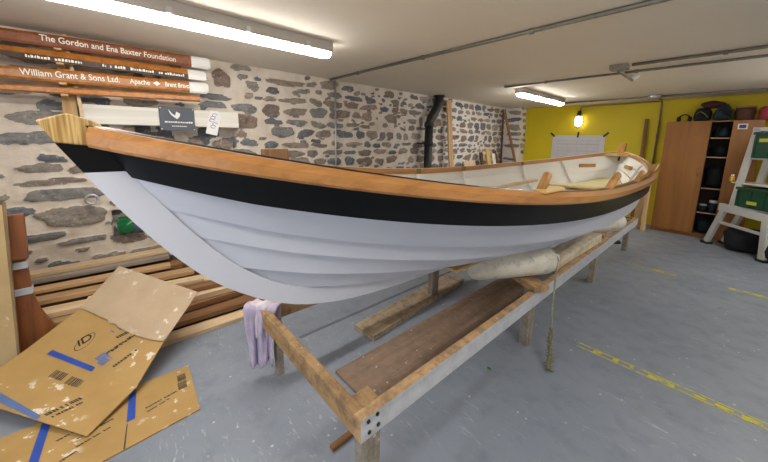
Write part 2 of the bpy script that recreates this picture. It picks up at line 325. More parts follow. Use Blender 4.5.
# ------------------------------------------------------------------ the boat
BX, BYO, L = -1.233, -.13, 6.5
boat = empty('rowing_boat', (BX, 3.12, .58), 'long white clinker rowing boat with black top strake and varnished gunwale on the cradle', 'boat')
KT = np.linspace(0, PI, 91); TT = (1-np.cos(KT))/2
SH0 = 1.544; SH1 = 1.381
LN = [ # V, s0, z0, zmid, qb, nb, m, qs, ns
 (.780, .080, SH0, 1.2237, 2.48, 3.08, .732, 2.15, 1.853),
 (.755, .147, 1.386, 1.082, 2.72, 3.21, .936, 2.2, 1.9),
 (.680, .220, 1.280, .934, 2.53, 2.18, .90, 2.2, 1.9),
 (.550, .299, 1.169, .842, 2.56, 2.20, .90, 2.2, 1.9),
 (.380, .416, 1.025, .779, 2.72, 2.24, .864, 2.2, 2.0),
 (.200, .610, .872, .712, 2.5, 2.2, .9, 2.2, 2.1),
]
def keel_z(s): return .667-.0395*(s-1.38)
def line(j, T=TT):
    k = 2*T-1
    if j < len(LN):
        Vm, s0, z0, zm, qb, nb, m, qs, ns = LN[j]; z1 = z0-(SH0-SH1) if j else SH1
        v = Vm*np.clip(1-np.abs(k)**np.where(k < 0, nb, ns), 0, 1)**m
        z = zm+np.where(k < 0, z0-zm, z1-zm)*np.abs(k)**np.where(k < 0, qb, qs)
        s = s0+T*(L-2*s0)
        if j == 0: z = z-.016*np.exp(-s/.9)
        return np.stack([s, v, z], 1)
    s = .953+T*(L-2*.953); v = .028*np.ones_like(s); z = np.array([keel_z(x)+.07 for x in s])
    e0 = np.clip((1.5-s)/.55, 0, 1); e1 = np.clip((s-(L-1.5))/.55, 0, 1)
    z = z+.028*e0**2+.075*e1**2
    return np.stack([s, v*np.clip(1-np.abs(k)**8, .2, 1), z], 1)
def W(s, v, z, side): return (BX+side*v, BYO+s, z)
tap = np.clip(np.minimum(TT, 1-TT)/.05, 0, 1)
def strake(j, name, mats, side, label=None):
    A, B = line(j), line(j+1); mb = MB(); rows = []
    dv = B[:, 1]-A[:, 1]; dzz = B[:, 2]-A[:, 2]; ln = np.sqrt(dv**2+dzz**2)+1e-6; nv, nz_ = -dzz/ln, dv/ln   # outward in section
    th = .011
    for i in range(len(TT)):
        def P(f, off): return W(A[i, 0]+(B[i, 0]-A[i, 0])*f, max(.0, A[i, 1]+(B[i, 1]-A[i, 1])*f+nv[i]*off), A[i, 2]+(B[i, 2]-A[i, 2])*f+nz_[i]*off, side)
        o_, t = .03*tap[i], th
        rows.append([P(0, .001), P(.5, o_*.5+.001), P(1.0, o_+.001), P(1.0, o_-t), P(.5, o_*.5-t), P(0, -t)])
    nr, nc = len(rows), 6
    vs = [p for r_ in rows for p in r_]; fs = []; ms = []
    for i in range(nr-1):
        for k in range(nc): fs.append((i*nc+k, i*nc+(k+1) % nc, (i+1)*nc+(k+1) % nc, (i+1)*nc+k)); ms.append(1 if k in (3, 4) else 0)
    mb.add(vs, fs); mb.m = ms; mb.sm = [k % 6 in (0, 1, 3, 4) for k in range(len(fs))]
    o = mb.build(name, mats, boat)
    me = o.data
    o.modifiers.new('e', 'EDGE_SPLIT').split_angle = .6
    if label: o['label'] = label
    return o
for side in (1, -1):
    strake(0, 'sheer_strake', ['black', 'inner'], side, 'gloss black top strake')
    for j in range(1, 6): strake(j, 'strake', ['hull', 'inner'], side)

def resamp(pts, n):
    p = np.array(pts, float); d = np.r_[0, np.cumsum(np.hypot(*np.diff(p, axis=0).T))]; t = np.linspace(0, d[-1], n)
    # smooth (Catmull-like) by fine interpolation
    return np.stack([np.interp(t, d, p[:, 0]), np.interp(t, d, p[:, 1])], 1)
def smooth2(p, it=2):
    p = p.copy()
    for _ in range(it): p[1:-1] = .25*p[:-2]+.5*p[1:-1]+.25*p[2:]
    return p
OUT = [(.036, 1.476), (.083, 1.394), (.131, 1.307), (.241, 1.142), (.379, .976), (.557, .843), (.734, .757), (.952, .706), (1.16, .682), (1.381, .667)]
INN = [(.128, 1.47), (.176, 1.395), (.25, 1.29), (.326, 1.182), (.442, 1.04), (.612, .903), (.744, .843), (.956, .785), (1.16, .757), (1.381, .735)]
def backbone(name, mats, out, inn, hw, fm=None, n=26, stern=False, mi=None):
    o_, i_ = smooth2(resamp(out, n)), smooth2(resamp(inn, n)); mb = MB(); rows = []
    fs = (lambda p: (L-p[0], p[1]-(SH0-SH1))) if stern else (lambda p: (p[0], p[1]))
    for a, b in zip(o_, i_):
        a, b = fs(a), fs(b)
        rows.append([W(a[0], hw*.7, a[1], 1), W(b[0], hw, b[1], 1), W(b[0], hw, b[1], -1), W(a[0], hw*.7, a[1], -1)])
    mb.grid(rows, True); mb.add(rows[0], [(0, 1, 2, 3)]); mb.add(rows[-1], [(3, 2, 1, 0)])
    return mb.build(name, mats, boat)
for stern in (False, True):
    nm = 'stern_post' if stern else 'stem_post'
    st = backbone(nm, 'hull', OUT[1:], INN[1:], .042, stern=stern)
    bb = MB(); 
    o_, i_ = OUT[:2], INN[:2]; fs = (lambda p: (L-p[0], p[1]-(SH0-SH1))) if stern else (lambda p: p)
    rows = []
    for a, b in zip(o_, i_):
        a, b = fs(a), fs(b); rows.append([W(a[0], .029, a[1], 1), W(b[0], .042, b[1], 1), W(b[0], .042, b[1], -1), W(a[0], .029, a[1], -1)])
    bb.grid(rows, True).add(rows[0], [(0, 1, 2, 3)]).add(rows[-1], [(3, 2, 1, 0)])
    bb.build('painted_band', 'black', st)['label'] = 'black band across the post'
    hp = [fs(p) for p in ([(.036, 1.478), (-.05, 1.675), (.005, 1.685), (.13, 1.53), (.14, 1.47), (.09, 1.472)] if stern else [(.036, 1.478), (.008, 1.534), (.066, 1.556), (.128, 1.532), (.15, 1.49), (.13, 1.465)])]
    h = MB().prism(hp, (-.043, .043), lambda p, e: (BX+e, BYO+p[0], p[1])).build('post_head', 'peg' if stern else 'stemhead', st, bevel=.004); h['label'] = 'bare laminated wood head'
# keel between the posts
kb = MB(); rows = []
for s in np.linspace(1.37, L-1.37, 30):
    z = keel_z(s) if s < L-1.4 else keel_z(s); rows.append([W(s, .029, z, 1), W(s, .042, z+.07, 1), W(s, .042, z+.07, -1), W(s, .029, z, -1)])
kb.grid(rows, True).add(rows[0], [(0, 1, 2, 3)]).add(rows[-1], [(3, 2, 1, 0)]); kb.build('keel', 'hull', boat)

SHL = line(0)
def gunwale(side):
    mb = MB(); rows = []
    for i in range(1, len(TT)-1):
        s, v, z = SHL[i]
        if s < .10 or s > L-.11: continue
        e_ = min(1, min(s-.08, L-.09-s)/.3); a = np.array(SHL[min(i+1, len(TT)-1)][:2])-np.array(SHL[max(i-1, 0)][:2]); a /= np.hypot(*a); n_ = np.array([-a[1], a[0]])
        if n_[1] < 0: n_ = -n_
        def P(off, dz):
            q = np.array([s, v])+n_*(off if off < 0 else off*(.35+.65*e_)); return W(q[0], max(.004, q[1]), z+dz, side)
        rows.append([P(.036, -.021), P(.014, -.001), P(-.042, 0), P(-.046, -.006), P(-.044, -.045), P(-.012, -.047), P(-.008, -.055), P(.03, -.056), P(.036, -.048)])
    mb.grid(rows, True); mb.add(rows[0], [tuple(range(9))]); mb.add(rows[-1], [tuple(range(9))[::-1]])
    o = mb.build('gunwale', 'varnish_y', boat); o['label'] = 'varnished wooden gunwale'; return o
gunwale(1); gunwale(-1)
def shv(s): # half breadth and height of the sheer at s
    return float(np.interp(s, SHL[:, 0], SHL[:, 1])), float(np.interp(s, SHL[:, 0], SHL[:, 2]))
def hull_v(s, z): # inner half breadth at (s, z)
    pts = []
    for j in range(7):
        l = line(j)
        if s < l[0, 0] or s > l[-1, 0]: continue
        pts.append((np.interp(s, l[:, 0], l[:, 2]), np.interp(s, l[:, 0], l[:, 1])))
    pts.sort(); return float(np.interp(z, [p[0] for p in pts], [p[1] for p in pts]))
for a, b in ((.13, .5), (L-.36, L-.13)):
    mb = MB(); top = []; bot = []
    ss = np.linspace(a, b, 9)
    for s in ss:
        v, z = shv(s); v = max(.004, v-.038); mb_ = [(W(s, v, z-.012, 1)), (W(s, v, z-.012, -1)), W(s, v, z-.045, -1), W(s, v, z-.045, 1)]; top.append(mb_)
    mb.grid(top, True).add(top[0], [(0, 1, 2, 3)]).add(top[-1], [(3, 2, 1, 0)]); mb.build('breasthook', 'pale_y', boat)
for s in (1.45, 2.32, 3.08, 4.34, 5.25):   # ribs
    for side in (1, -1):
        mb = MB(); rows = []; v0, z0 = shv(s); zk = keel_z(s)+.1
        for f in np.linspace(0, 1, 12):
            z = z0-.05-(z0-.05-zk)*f; v = max(.01, hull_v(s, z)-.018)
            rows.append([W(s-.016, v, z, side), W(s+.016, v, z, side), W(s+.016, max(0, v-.025), z+.02*f, side), W(s-.016, max(0, v-.025), z+.02*f, side)])
        mb.grid(rows, True).add(rows[0], [(0, 1, 2, 3)]).add(rows[-1], [(3, 2, 1, 0)]); mb.build('rib', 'inner', boat)
for s in (1.75, 2.75, 3.75, 4.7):
    v0, z0 = shv(s); z = z0-.30; v = min(hull_v(s-.1, z-.025), hull_v(s+.1, z-.025))-.02
    MB().span((BX-v, BYO+s-.1, z-.025), (BX+v, BYO+s+.1, z)).build('thwart', 'thwart', boat, bevel=.004)
mb = MB(); rows = []
for s in np.linspace(5.0, 5.95, 8):
    z = shv(s)[1]-.36; v = max(.02, hull_v(s, z)-.02); rows.append([W(s, v, z, 1), W(s, v, z, -1), W(s, v, z-.02, -1), W(s, v, z-.02, 1)])
mb.grid(rows, True).add(rows[0], [(0, 1, 2, 3)]).add(rows[-1], [(3, 2, 1, 0)]); mb.build('stern_seat', 'cream', boat)
for k in range(-2, 3): MB().span((BX+k*.1-.045, BYO+1.6, .74), (BX+k*.1+.045, BYO+4.9, .755)).build('bottom_board', 'pale_y', boat)
for (y, ty, h, r) in ((1.41, .05, .078, .019), (2.22, .14, .08, .021), (2.95, .12, .07, .02), (3.9, .18, .075, .022)):
    s = y-BYO; v, z = shv(s); b = V(W(s, v-.012, z-.02, 1)); t = V(W(s, v+.004, z+h, 1))+V((0, ty, 0))
    MB().tube([b, b+(t-b)*.93, t], [r, r, r*.72], 14).build('thole_pin', 'peg', boat)
s = 1.46-BYO; v, z = shv(s); MB().box(W(s, v+.004, z+.007, 1), (.055, .17, .016), rz=-.06).build('thole_pad', 'pale_y', boat, bevel=.005)['label'] = 'pale bare-wood pad'
for side, s in ((-1, 5.55), (1, 5.6)):
    v, z = shv(s); z -= .14; v = hull_v(s, z)-.03; v2 = hull_v(s+.3, z)-.03
    MB().bar(W(s, v, z, side), W(s+.3, v2, z+.0, side), .03, .05).build('cleat_block', 'peg', boat)['label'] = 'brown wood block on the white inside'
for y in (2.19, 2.95, 4.21):
    s = y-BYO; v, z = shv(s); MB().box(W(s, v-.045, z-.022, -1), (.012, .05, .046)).build('tape_mark', 'olive', boat)['label'] = 'green mark on the inwale'
tag(MB().bar((-1.50, 2.2, 1.05), (-1.55, 3.85, 1.055), .045, .03).build('timber_batten', 'pale'), 'pale timber batten lying lengthwise inside the boat', 'batten')

# ------------------------------------------------------------------ cradle
cr = empty('boat_cradle', (-1.31, 3.1, 0), 'long low timber trestle cradle with grey painted side rail, carrying the boat', 'boat cradle')
RT, RB = .46, .362
def rail(x0, x1, name, label=None):
    mb = MB(); mb.span((x0, .62, RB), (x1, 5.62, RT)); mb.m = [0]*6
    for i, f in enumerate(mb.f):
        c = sum((V(mb.v[k]) for k in f), V())/4
        if label and abs(c.x-max(x0, x1)) < 1e-4: mb.m[i] = 1
    # use local frame with x along the beam so the grain follows it
    o = mb.build(name, ['rail_y', 'rail_grey_y'], cr)
    if label: o['label'] = label
    return o
M['rail_y'] = wood('cradle_timber_rail', '#a98459', '#d6b083', 'y', .75, 1, 0, 0, .5); M['rail_grey_y'] = wood('grey_painted_rail', '#b2b5bd', '#cdcfd4', 'y', .65, .7, 0, 0, .15)
rr = rail(-.84, -.795, 'side_rail', 'rail with grey painted outer face'); rail(-1.845, -1.80, 'side_rail')
for (y, z) in ((.655, .44), (.70, .445), (.66, .39), (.705, .395)):
    MB().tube([(-.796, y, z), (-.790, y, z)], .008, 10).build('bolt', 'bolt', rr)
MB().span((-1.80, .622, RB-.005), (-.84, .667, RT)).build('end_rail', 'rail_top', cr, bevel=.003)
MB().span((-1.80, 5.57, RB), (-.84, 5.615, RT)).build('end_rail', 'rail_top', cr, bevel=.003)
for x in (-.84, -1.80):
    s = -1 if x > -1.3 else 1
    for y in (.715, 2.25, 3.87, 5.43):
        hw_, hd_, zt_ = (.022, .05, RB) if y < 1 and s > 0 else (.045, .06, RB-.002 if y < 1 else RT-.002)
        MB().span((x, y-hw_, 0), (x+s*hd_, y+hw_, zt_)).build('leg', 'post', cr, bevel=.003)
# face legs outside the grey rail (visible ones hang below it)
for a_, b_ in (((-.775, 2.20), (-1.88, 2.78)), ((-.84, 4.1), (-1.88, 4.1))):
    MB().bar((*a_, RT+.0225), (*b_, RT+.0225), .12, .045).build('cross_beam', 'rail_top', cr, bevel=.003)
    t_ = (BX-a_[0])/(b_[0]-a_[0]); y = a_[1]+(b_[1]-a_[1])*t_; zk = keel_z(y-BYO); MB().span((BX-.09, y-.045, RT+.045), (BX+.09, y+.045, zk)).build('keel_block', 'rail_top', cr, bevel=.003)
MB().span((-.925, .672, RB), (-.845, .755, .452)).build('corner_block', 'rail_top', cr, bevel=.003)

tag(MB().bar((-.925, 2.66, RT+.047), (-.90, 3.88, RT+.047), .15, .09).build('timber_baulk', 'pale_dirty', bevel=.004), 'pale squared timber lying along the cradle side rail between the two fenders', 'timber')
def plank(a, b, w, t, mat, label, cat='plank', group=None, name='timber_plank', roll=0, bev=.003):
    a, b = V(a), V(b); d = b-a; x = d.normalized(); y = V((0, 0, 1)).cross(x).normalized(); z = x.cross(y)
    if roll: R = Matrix.Rotation(roll, 3, x); y, z = R @ y, R @ z
    h = d.length/2
    o = MB().box((0, 0, 0), (2*h, w, t)).build(name, mat, bevel=bev)
    mwx = Matrix((x, y, z)).transposed().to_4x4(); mwx.translation = (a+b)/2; o.matrix_world = mwx
    return tag(o, label, cat, group)
plank((-1.36, .985, .011), (-1.37, 3.4, .011), .35, .022, 'brown_board', 'wide stained brown board lying on the floor between the cradle rails', 'board', name='floor_board')
plank((-1.73, 1.37, .021), (-1.86, 2.75, .021), .21, .042, 'grey_brown', 'loose short dirty plank lying on the floor beside the wide brown board', name='loose_plank')
plank((-1.118, .69, .012), (-1.124, 1.0, .012), .03, .022, 'pine_dark', 'thin wood offcut on the floor under the near end of the cradle', 'stick', name='wood_offcut')

# fenders
def fender(a, b, r, label):
    a, b = V(a), V(b); f = empty('boat_fender', (a+b)/2, label, 'fender', 'white fenders wedged under the hull')
    x = (b-a).normalized(); L_ = (b-a).length; pts = []; rs = []
    for t, k in ((0, .38), (.015, .62), (.05, .86), (.1, .97), (.18, 1), (.5, 1), (.82, 1), (.9, .97), (.95, .86), (.985, .62), (1, .38)):
        pts.append(a+x*L_*t); rs.append(r*k)
    MB().tube(pts, rs, 28).build('body', 'fender', f)
    for e, s in ((a, -1), (b, 1)):
        c = e+x*s*.022; u = V((0, 0, 1)); u = (u-x*u.dot(x)).normalized()
        ring = [c+(x*math.cos(t)+u*math.sin(t))*.024 for t in np.linspace(0, 2*PI, 17)]
        MB().tube(ring, .011, 8, False).build('eyelet', 'ring', f)
        MB().tube([e-x*s*.004, e+x*s*.012], [r*.36, .018], 16).build('end_boss', 'fender', f)
    return f
fender((-1.20, 1.91, .595), (-.815, 2.47, .635), .112, 'big scuffed white fender wedged between hull and rail, nearest the camera')
fender((-1.05, 3.95, .575), (-.80, 4.55, .585), .105, 'smaller looking white fender under the hull near the far end of the cradle')
rp = [(-.795, 2.50, .645), (-.775, 2.47, .63), (-.765, 2.42, .60), (-.752, 2.38, .5), (-.735, 2.33, .36), (-.70, 2.25, .2)]
rop = empty('hanging_rope', (-.64, 2.06, 0), 'thin mossy rope hanging from the big white fender to the floor', 'rope')
MB().tube(rp, .006, 8).build('rope_line', 'rope', rop)
lo = [V((-.70, 2.25, .2)).lerp(V((-.632, 2.06, .02)), t) + V((random.uniform(-.006, .006), random.uniform(-.006, .006), 0)) for t in np.linspace(0, 1, 16)]
mb = MB(); mb.tube(lo, [.009+.008*random.random() for _ in lo], 9)
for p in lo[2:]:
    for _ in range(4): mb.tube([p, p+V((random.uniform(-.03, .03), random.uniform(-.03, .03), random.uniform(-.012, .012)))], [.004, .002], 5)
mb.build('frayed_end', 'moss', rop)['label'] = 'frayed mossy rope end'

# towel on the end rail
tw = empty('towel', (-1.85, .6, RT), 'lilac and white rag draped over the left end of the cradle end rail', 'towel')
def drape(name, mat, c, w, top, lenf, lenb, ph, amp, yaw, parent):
    rows = []; nu, nv = 26, 22
    R = Matrix.Rotation(yaw, 3, 'Z')
    for i in range(nu+1):
        u = i/nu; row = []
        for j in range(nv+1):
            s = -lenb+(lenf+lenb)*j/nv
            fall = max(0, abs(s)-.035); g = min(1, fall/.12)
            x = (u-.5)*w*(1-.3*min(1, fall/.25))
            fold = amp*g*(math.sin(u*13+ph)+.5*math.sin(u*23+2*ph+fall*9)); hem = .05*math.sin(u*5+ph)*g
            y = (-1 if s > 0 else 1)*(min(abs(s), .035)+fold*.5+.012*g)+.25*(x*0)
            z = -fall*(1+hem)+.006*math.sin(u*9+ph)
            row.append(V(c)+R @ V((x+fold*.25, y, z+.008)))
        rows.append(row)
    o = MB().grid(rows).build(name, mat, parent, smooth=True, recalc=False)
    m = o.modifiers.new('t', 'SOLIDIFY'); m.thickness = .004; m.offset = 1
    return o
drape('lilac_cloth', 'lilac', (-1.83, .645, RT+.004), .21, RT, .41, .25, .3, .042, .75, tw)
drape('white_cloth', 'rag', (-1.845, .645, RT+.012), .11, RT, .24, .12, 1.7, .018, .6, tw)

# ------------------------------------------------------------------ timber stack by the wall
G = 'timber planks stacked along the stone wall'
ST = [ # x, z bottom, width, thick, y0, y1, skew, material, label
 (-2.61, 0, .13, .032, -.32, 1.18, .02, 'pale', 'bottom front plank of the timber stack, pale and lying on the floor'),
 (-2.84, 0, .22, .05, -.36, 1.02, 0, 'dark_wood', 'low dark plank just behind the bottom front plank of the stack'),
 (-3.2, 0, .28, .05, -.9, 1.0, 0, 'pine_dark', 'wide floor-level plank in the middle of the timber stack'),
 (-3.52, 0, .34, .05, -.95, 1.0, 0, 'grey_wood', 'greyed wide plank on the floor against the stone wall'),
 (-2.74, .052, .15, .038, -.33, 1.08, .03, 'pine_dark', 'second plank up at the front of the timber stack'),
 (-3.10, .052, .24, .045, -.22, .98, 0, 'pine_dark', 'broad brown plank on the second layer of the stack'),
 (-3.5, .052, .4, .05, -.95, .9, 0, 'dark_wood', 'dark plank on the second layer near the stone wall'),
 (-2.84, .098, .13, .05, -.04, 1.0, -.03, 'pine_dark', 'third plank up at the front of the timber stack'),
 (-3.12, .098, .34, .045, -.22, 1.0, .02, 'dark_wood', 'dark broad plank in the middle of the stack'),
 (-3.5, .105, .36, .05, -.95, .95, 0, 'pine', 'pine plank halfway up the stack near the wall'),
 (-2.88, .15, .13, .05, -.02, .95, .06, 'pale', 'pale thick plank at the front, second from the top of the stepped front'),
 (-3.15, .146, .2, .045, -.5, .9, -.04, 'pine', 'wide pale plank whose face shows left of the cardboard'),
 (-3.42, .157, .36, .05, -.95, .8, 0, 'dark_wood', 'dark plank on the upper rear layer of the stack'),
 (-2.93, .202, .10, .04, .0, .72, .10, 'pine_dark', 'short brown plank end poking out right of the cardboard'),
 (-3.12, .195, .13, .04, -.55, .70, .12, 'pale', 'angled pale plank end below the bow of the boat'),
 (-3.33, .21, .16, .045, -.95, .62, .04, 'dark_wood', 'dark narrow plank behind the angled pale planks'),
 (-3.64, .21, .2, .05, -.95, .75, 0, 'pine_dark', 'brown plank at the back of the stack touching the wall'),
 (-3.07, .237, .10, .035, -.2, .56, .14, 'pale', 'uppermost angled pale plank near the cardboard top edge'),
 (-3.27, .257, .12, .035, -.8, .52, .10, 'pine', 'pine plank end under the pale top rear plank'),
 (-3.46, .262, .13, .045, -.95, .46, .05, 'pine_dark', 'reddish brown plank seen left of the cardboard top corner'),
 (-3.66, .262, .14, .06, -1.0, .4, 0, 'dark_wood', 'dark plank end by the rudder, close to the wall'),
 (-3.38, .309, .10, .03, -.9, .36, .07, 'pine', 'thin pine plank second from the top at the rear of the stack'),
 (-3.58, .324, .1, .04, -1.0, .38, .03, 'grey_wood', 'grey weathered plank directly under the pale top rear plank'),
 (-3.64, .366, .12, .03, -1.0, .50, .0, 'pale', 'long pale plank topmost at the back of the stack against the wall'),
]
for x, z, w, t, y0, y1, sk, mt, lb in ST:
    plank((x-sk*(y1-y0)/2, y0, z+t/2), (x+sk*(y1-y0)/2, y1, z+t/2), w, t-.001, mt, lb, 'plank', G)

# ------------------------------------------------------------------ cardboard
def quad_sheet(mb, a, b, c, d, th=.006):
    a, b, c, d = map(V, (a, b, c, d)); n = (b-a).cross(d-a).normalized()*th
    if n.z < 0: n = -n
    mb.add([a, b, c, d, a-n, b-n, c-n, d-n], [(0, 1, 2, 3), (7, 6, 5, 4), (0, 4, 5, 1), (1, 5, 6, 2), (2, 6, 7, 3), (3, 7, 4, 0)])
class Frame:  # place small marks on a sheet: u along a->b, v along a->d (in 0..1)
    def __init__(s, a, b, c, d): s.q = list(map(V, (a, b, c, d))); s.n = (s.q[1]-s.q[0]).cross(s.q[3]-s.q[0]).normalized(); s.n = s.n if s.n.z > 0 else -s.n
    def p(s, u, v, h=.0012):
        a, b, c, d = s.q; return a*(1-u)*(1-v)+b*u*(1-v)+c*u*v+d*(1-u)*v+s.n*h
    def rect(s, mb, u0, v0, u1, v1, h=.0012): mb.add([s.p(u0, v0, h), s.p(u1, v0, h), s.p(u1, v1, h), s.p(u0, v1, h)], [(0, 1, 2, 3)])
    def poly(s, mb, pts, h=.0012): mb.add([s.p(u, v, h) for u, v in pts], [tuple(range(len(pts)))])
def marks(fr, mb, u0, v0, u1, v1, n, hv, seed):   # illegible printed line of small marks from (u0,v0) to (u1,v1)
    r_ = random.Random(seed); t = 0
    while t < 1:
        w = r_.uniform(.4, 1.2)/n
        if r_.random() < .82:
            ua, va = u0+(u1-u0)*t, v0+(v1-v0)*t; ub, vb = u0+(u1-u0)*(t+w*.75), v0+(v1-v0)*(t+w*.75)
            du, dv = -(v1-v0), (u1-u0); l = math.hypot(du, dv); du, dv = du/l*hv, dv/l*hv
            fr.poly(mb, [(ua, va), (ub, vb), (ub+du, vb+dv), (ua+du, va+dv)])
        t += w
def print_line(fr, par, mat, *a):
    mb = MB(); marks(fr, mb, *a); return mb.build('print_line', mat, par)
def bars(fr, par, *a):
    mb = MB(); barcode(fr, mb, *a); return mb.build('barcode', 'ink', par)
def barcode(fr, mb, u0, v0, u1, v1, seed):
    r_ = random.Random(seed); u = u0
    while u < u1:
        w = r_.uniform(.004, .012); fr.rect(mb, u, v0, min(u+w, u1), v1); u += w+r_.uniform(.004, .009)
Tt, Rr, Ml, Mr, Lf, Rf = (-3.20, .007, .52), (-2.52, .425, .36), (-2.98, -.23, .27), (-2.32, .18, .18), (-2.86, -.49, .15), (-2.14, .012, .055)
Ll, Rl = (-2.62, -.70, .05), (-1.96, -.195, .02)
def onplane(a, b, c, p):
    a, b, c, p = map(V, (a, b, c, p)); n = (b-a).cross(c-a); p.z = a.z-((p.x-a.x)*n.x+(p.y-a.y)*n.y)/n.z; return tuple(p)
Tt = onplane(Rr, Mr, Ml, Tt); Lf = onplane(Ml, Mr, Rf, Lf); Ll = onplane(Lf, Rf, Rl, Ll)
cb = empty('cardboard_box', (-2.3, -.2, 0), 'flattened brown cardboard box with iD print, propped up against the timber stack', 'cardboard')
mb = MB(); quad_sheet(mb, Tt, Rr, Mr, Ml); mb.build('plain_panel', 'card_plain', cb)['label'] = 'plain greyish cardboard back'
fr = Frame(Ml, Mr, Rf, Lf)
mb = MB(); quad_sheet(mb, Ml, Mr, Rf, Lf); pp = mb.build('printed_panel', 'card', cb)
mb = MB(); quad_sheet(mb, Lf, Rf, Rl, Ll); fl = mb.build('lower_flap', 'card', cb)
# torn edge lip of the plain panel
f0 = Frame(Tt, Rr, Mr, Ml)
pts = [(0, 1), (.12, 1.0), (.3, 1.02), (.36, 1.01), (.4, 1.07), (.47, 1.03), (.52, 1.07), (.7, 1.09), (.9, 1.06), (1, 1.02), (1, .96), (0, .96)]
mb = MB(); f0.poly(mb, pts, .010); mb.build('torn_lip', 'card_plain', cb)
# prints
mb = MB(); el = []
for k in range(24):
    a = 2*PI*k/24; el.append((a, 1))
ring = [(.36+.05*math.cos(2*PI*k/28), .55+.21*math.sin(2*PI*k/28)) for k in range(28)]
ring2 = [(.36+.046*math.cos(2*PI*k/28), .55+.195*math.sin(2*PI*k/28)) for k in range(28)]
for k in range(28): fr.poly(mb, [ring[k], ring[(k+1) % 28], ring2[(k+1) % 28], ring2[k]])
mb.build('logo_ring', 'ink', pp); print_line(fr, pp, 'ink', .56, .3, .64, .02, 7, .03, 1); print_line(fr, pp, 'ink', .60, .62, .68, .16, 9, .02, 3)
for (u, v, w_) in ((.62, .05, .02), (.73, .3, .03)): print_line(fr, pp, 'ink', u, v+.5, u+.09, v, 9, .022, int(u*100))
ux = (fr.p(.50, .26)-fr.p(.43, .62)).normalized(); nz_ = fr.n; uy = nz_.cross(ux); Rm = Matrix((ux, uy, nz_)).transposed()
text('lettering', 'iD', .082, 'ink', pp, fr.p(.353, .67, .0015), Rm)
print_line(fr, pp, 'blue_faded', .47, .2, .54, .0, 6, .05, 5); print_line(fr, pp, 'blue_faded', .55, .82, .58, .62, 5, .06, 6); print_line(fr, pp, 'blue_faded', .6, .84, .63, .64, 5, .06, 7)
mb = MB(); fr.poly(mb, [(.19, .87), (.62, .91), (.62, .998), (.185, .965)], .0025); mb.build('blue_tape', 'blue', pp)
f2 = Frame(Lf, Rf, Rl, Ll)
bars(f2, fl, .38, .17, .49, .33, 3); bars(f2, fl, .53, .19, .64, .35, 4); print_line(f2, fl, 'ink', .62, .92, .72, .5, 11, .03, 8); print_line(f2, fl, 'ink', .68, .9, .76, .56, 9, .02, 9)
mb = MB(); f2.poly(mb, [(-.1, .70), (.62, .93), (.62, 1.0), (-.1, .86)], .002); mb.build('blue_tape', 'blue_faded', fl)
# sheet on the floor
A_, B_, C_, D_ = (-2.22, .285, .008), (-1.79, .265, .008), (-1.72, -.75, .008), (-2.24, -.75, .008)
cs = empty('cardboard_sheet', (-2.0, -.2, 0), 'brown cardboard sheet lying flat on the floor, crossed by blue tape', 'cardboard')
mb = MB(); quad_sheet(mb, A_, B_, C_, D_, .007); bo = mb.build('sheet', 'card', cs)
f3 = Frame(A_, B_, C_, D_)
mb = MB(); f3.poly(mb, [(.02, .262), (.62, .275), (.62, .31), (.02, .292)], .002); mb.build('blue_tape', 'blue', cs)
mb = MB(); f3.poly(mb, [(-.0, .60), (1.0, .63), (1.0, .665), (-.0, .635)], .002); mb.build('blue_tape', 'blue', cs)
bars(f3, bo, .16, .028, .30, .07, 5); bars(f3, bo, .33, .03, .47, .075, 6)
for (u, v0, v1, sd) in ((.52, .24, .09, 1), (.6, .24, .13, 2), (.5, .5, .36, 3), (.62, .5, .38, 4), (.74, .6, .5, 7), (.4, .58, .44, 8)): print_line(f3, bo, 'ink', u, v0, u-.06, v1, 12, .022, sd)
mb = MB(); f3.poly(mb, [(.63, .305), (.655, .31), (1.0, .325), (1.0, .318)], .001); mb.build('cut_slit', 'ink', bo)

# ------------------------------------------------------------------ plywood sheet and rudder at the left edge
ply = empty('plywood_sheet', (-2.95, -.8, 0), 'plywood sheet standing on edge at the far left, in front of the rudder', 'plywood')
def tiltbox(name, mat, parent, a, b, w, t):  # upright board between base a and top b; w along y, t along x
    return MB().bar(a, b, w, t, up=(1, 0, 0)).build(name, mat, parent, bevel=.002)
tiltbox('panel', 'ply', ply, (-2.90, -.97, .012), (-2.96, -.925, 1.08), .86, .02)
MB().bar((-2.903, -.537, .012), (-2.963, -.488, 1.08), .014, .022, up=(1, 0, 0)).build('rough_edge', 'ply_edge', ply)
rud = empty('rudder', (-3.05, -.46, 0), 'varnished brown wooden rudder with two pale straps, leaning beside the plywood sheet', 'rudder')
po = [(-.57, .0), (-.28, .0), (-.30, .10), (-.35, .22), (-.39, .33), (-.41, .45), (-.415, .69), (-.405, .70), (-.395, .985), (-.465, .985), (-.485, .70), (-.51, .45)]
MB().prism(po, (-3.035, -2.99), lambda p, e: (e-(p[1]-.5)*.05, p[0]-.03, p[1])).build('blade', 'rudder', rud, bevel=.006)
MB().prism([(-.472, .70), (-.40, .70), (-.39, .99), (-.465, .99)], (-2.99, -2.95), lambda p, e: (e-(p[1]-.5)*.05, p[0]-.03, p[1])).build('cheek', 'rudder', rud, bevel=.004)
for z, y0, y1 in ((.655, -.490, -.412), (.475, -.508, -.41)):
    MB().span((-3.048, y0-.03, z-.022), (-2.982, y1-.03, z+.022)).build('strap', 'strap', rud)['label'] = 'pale grey strap'

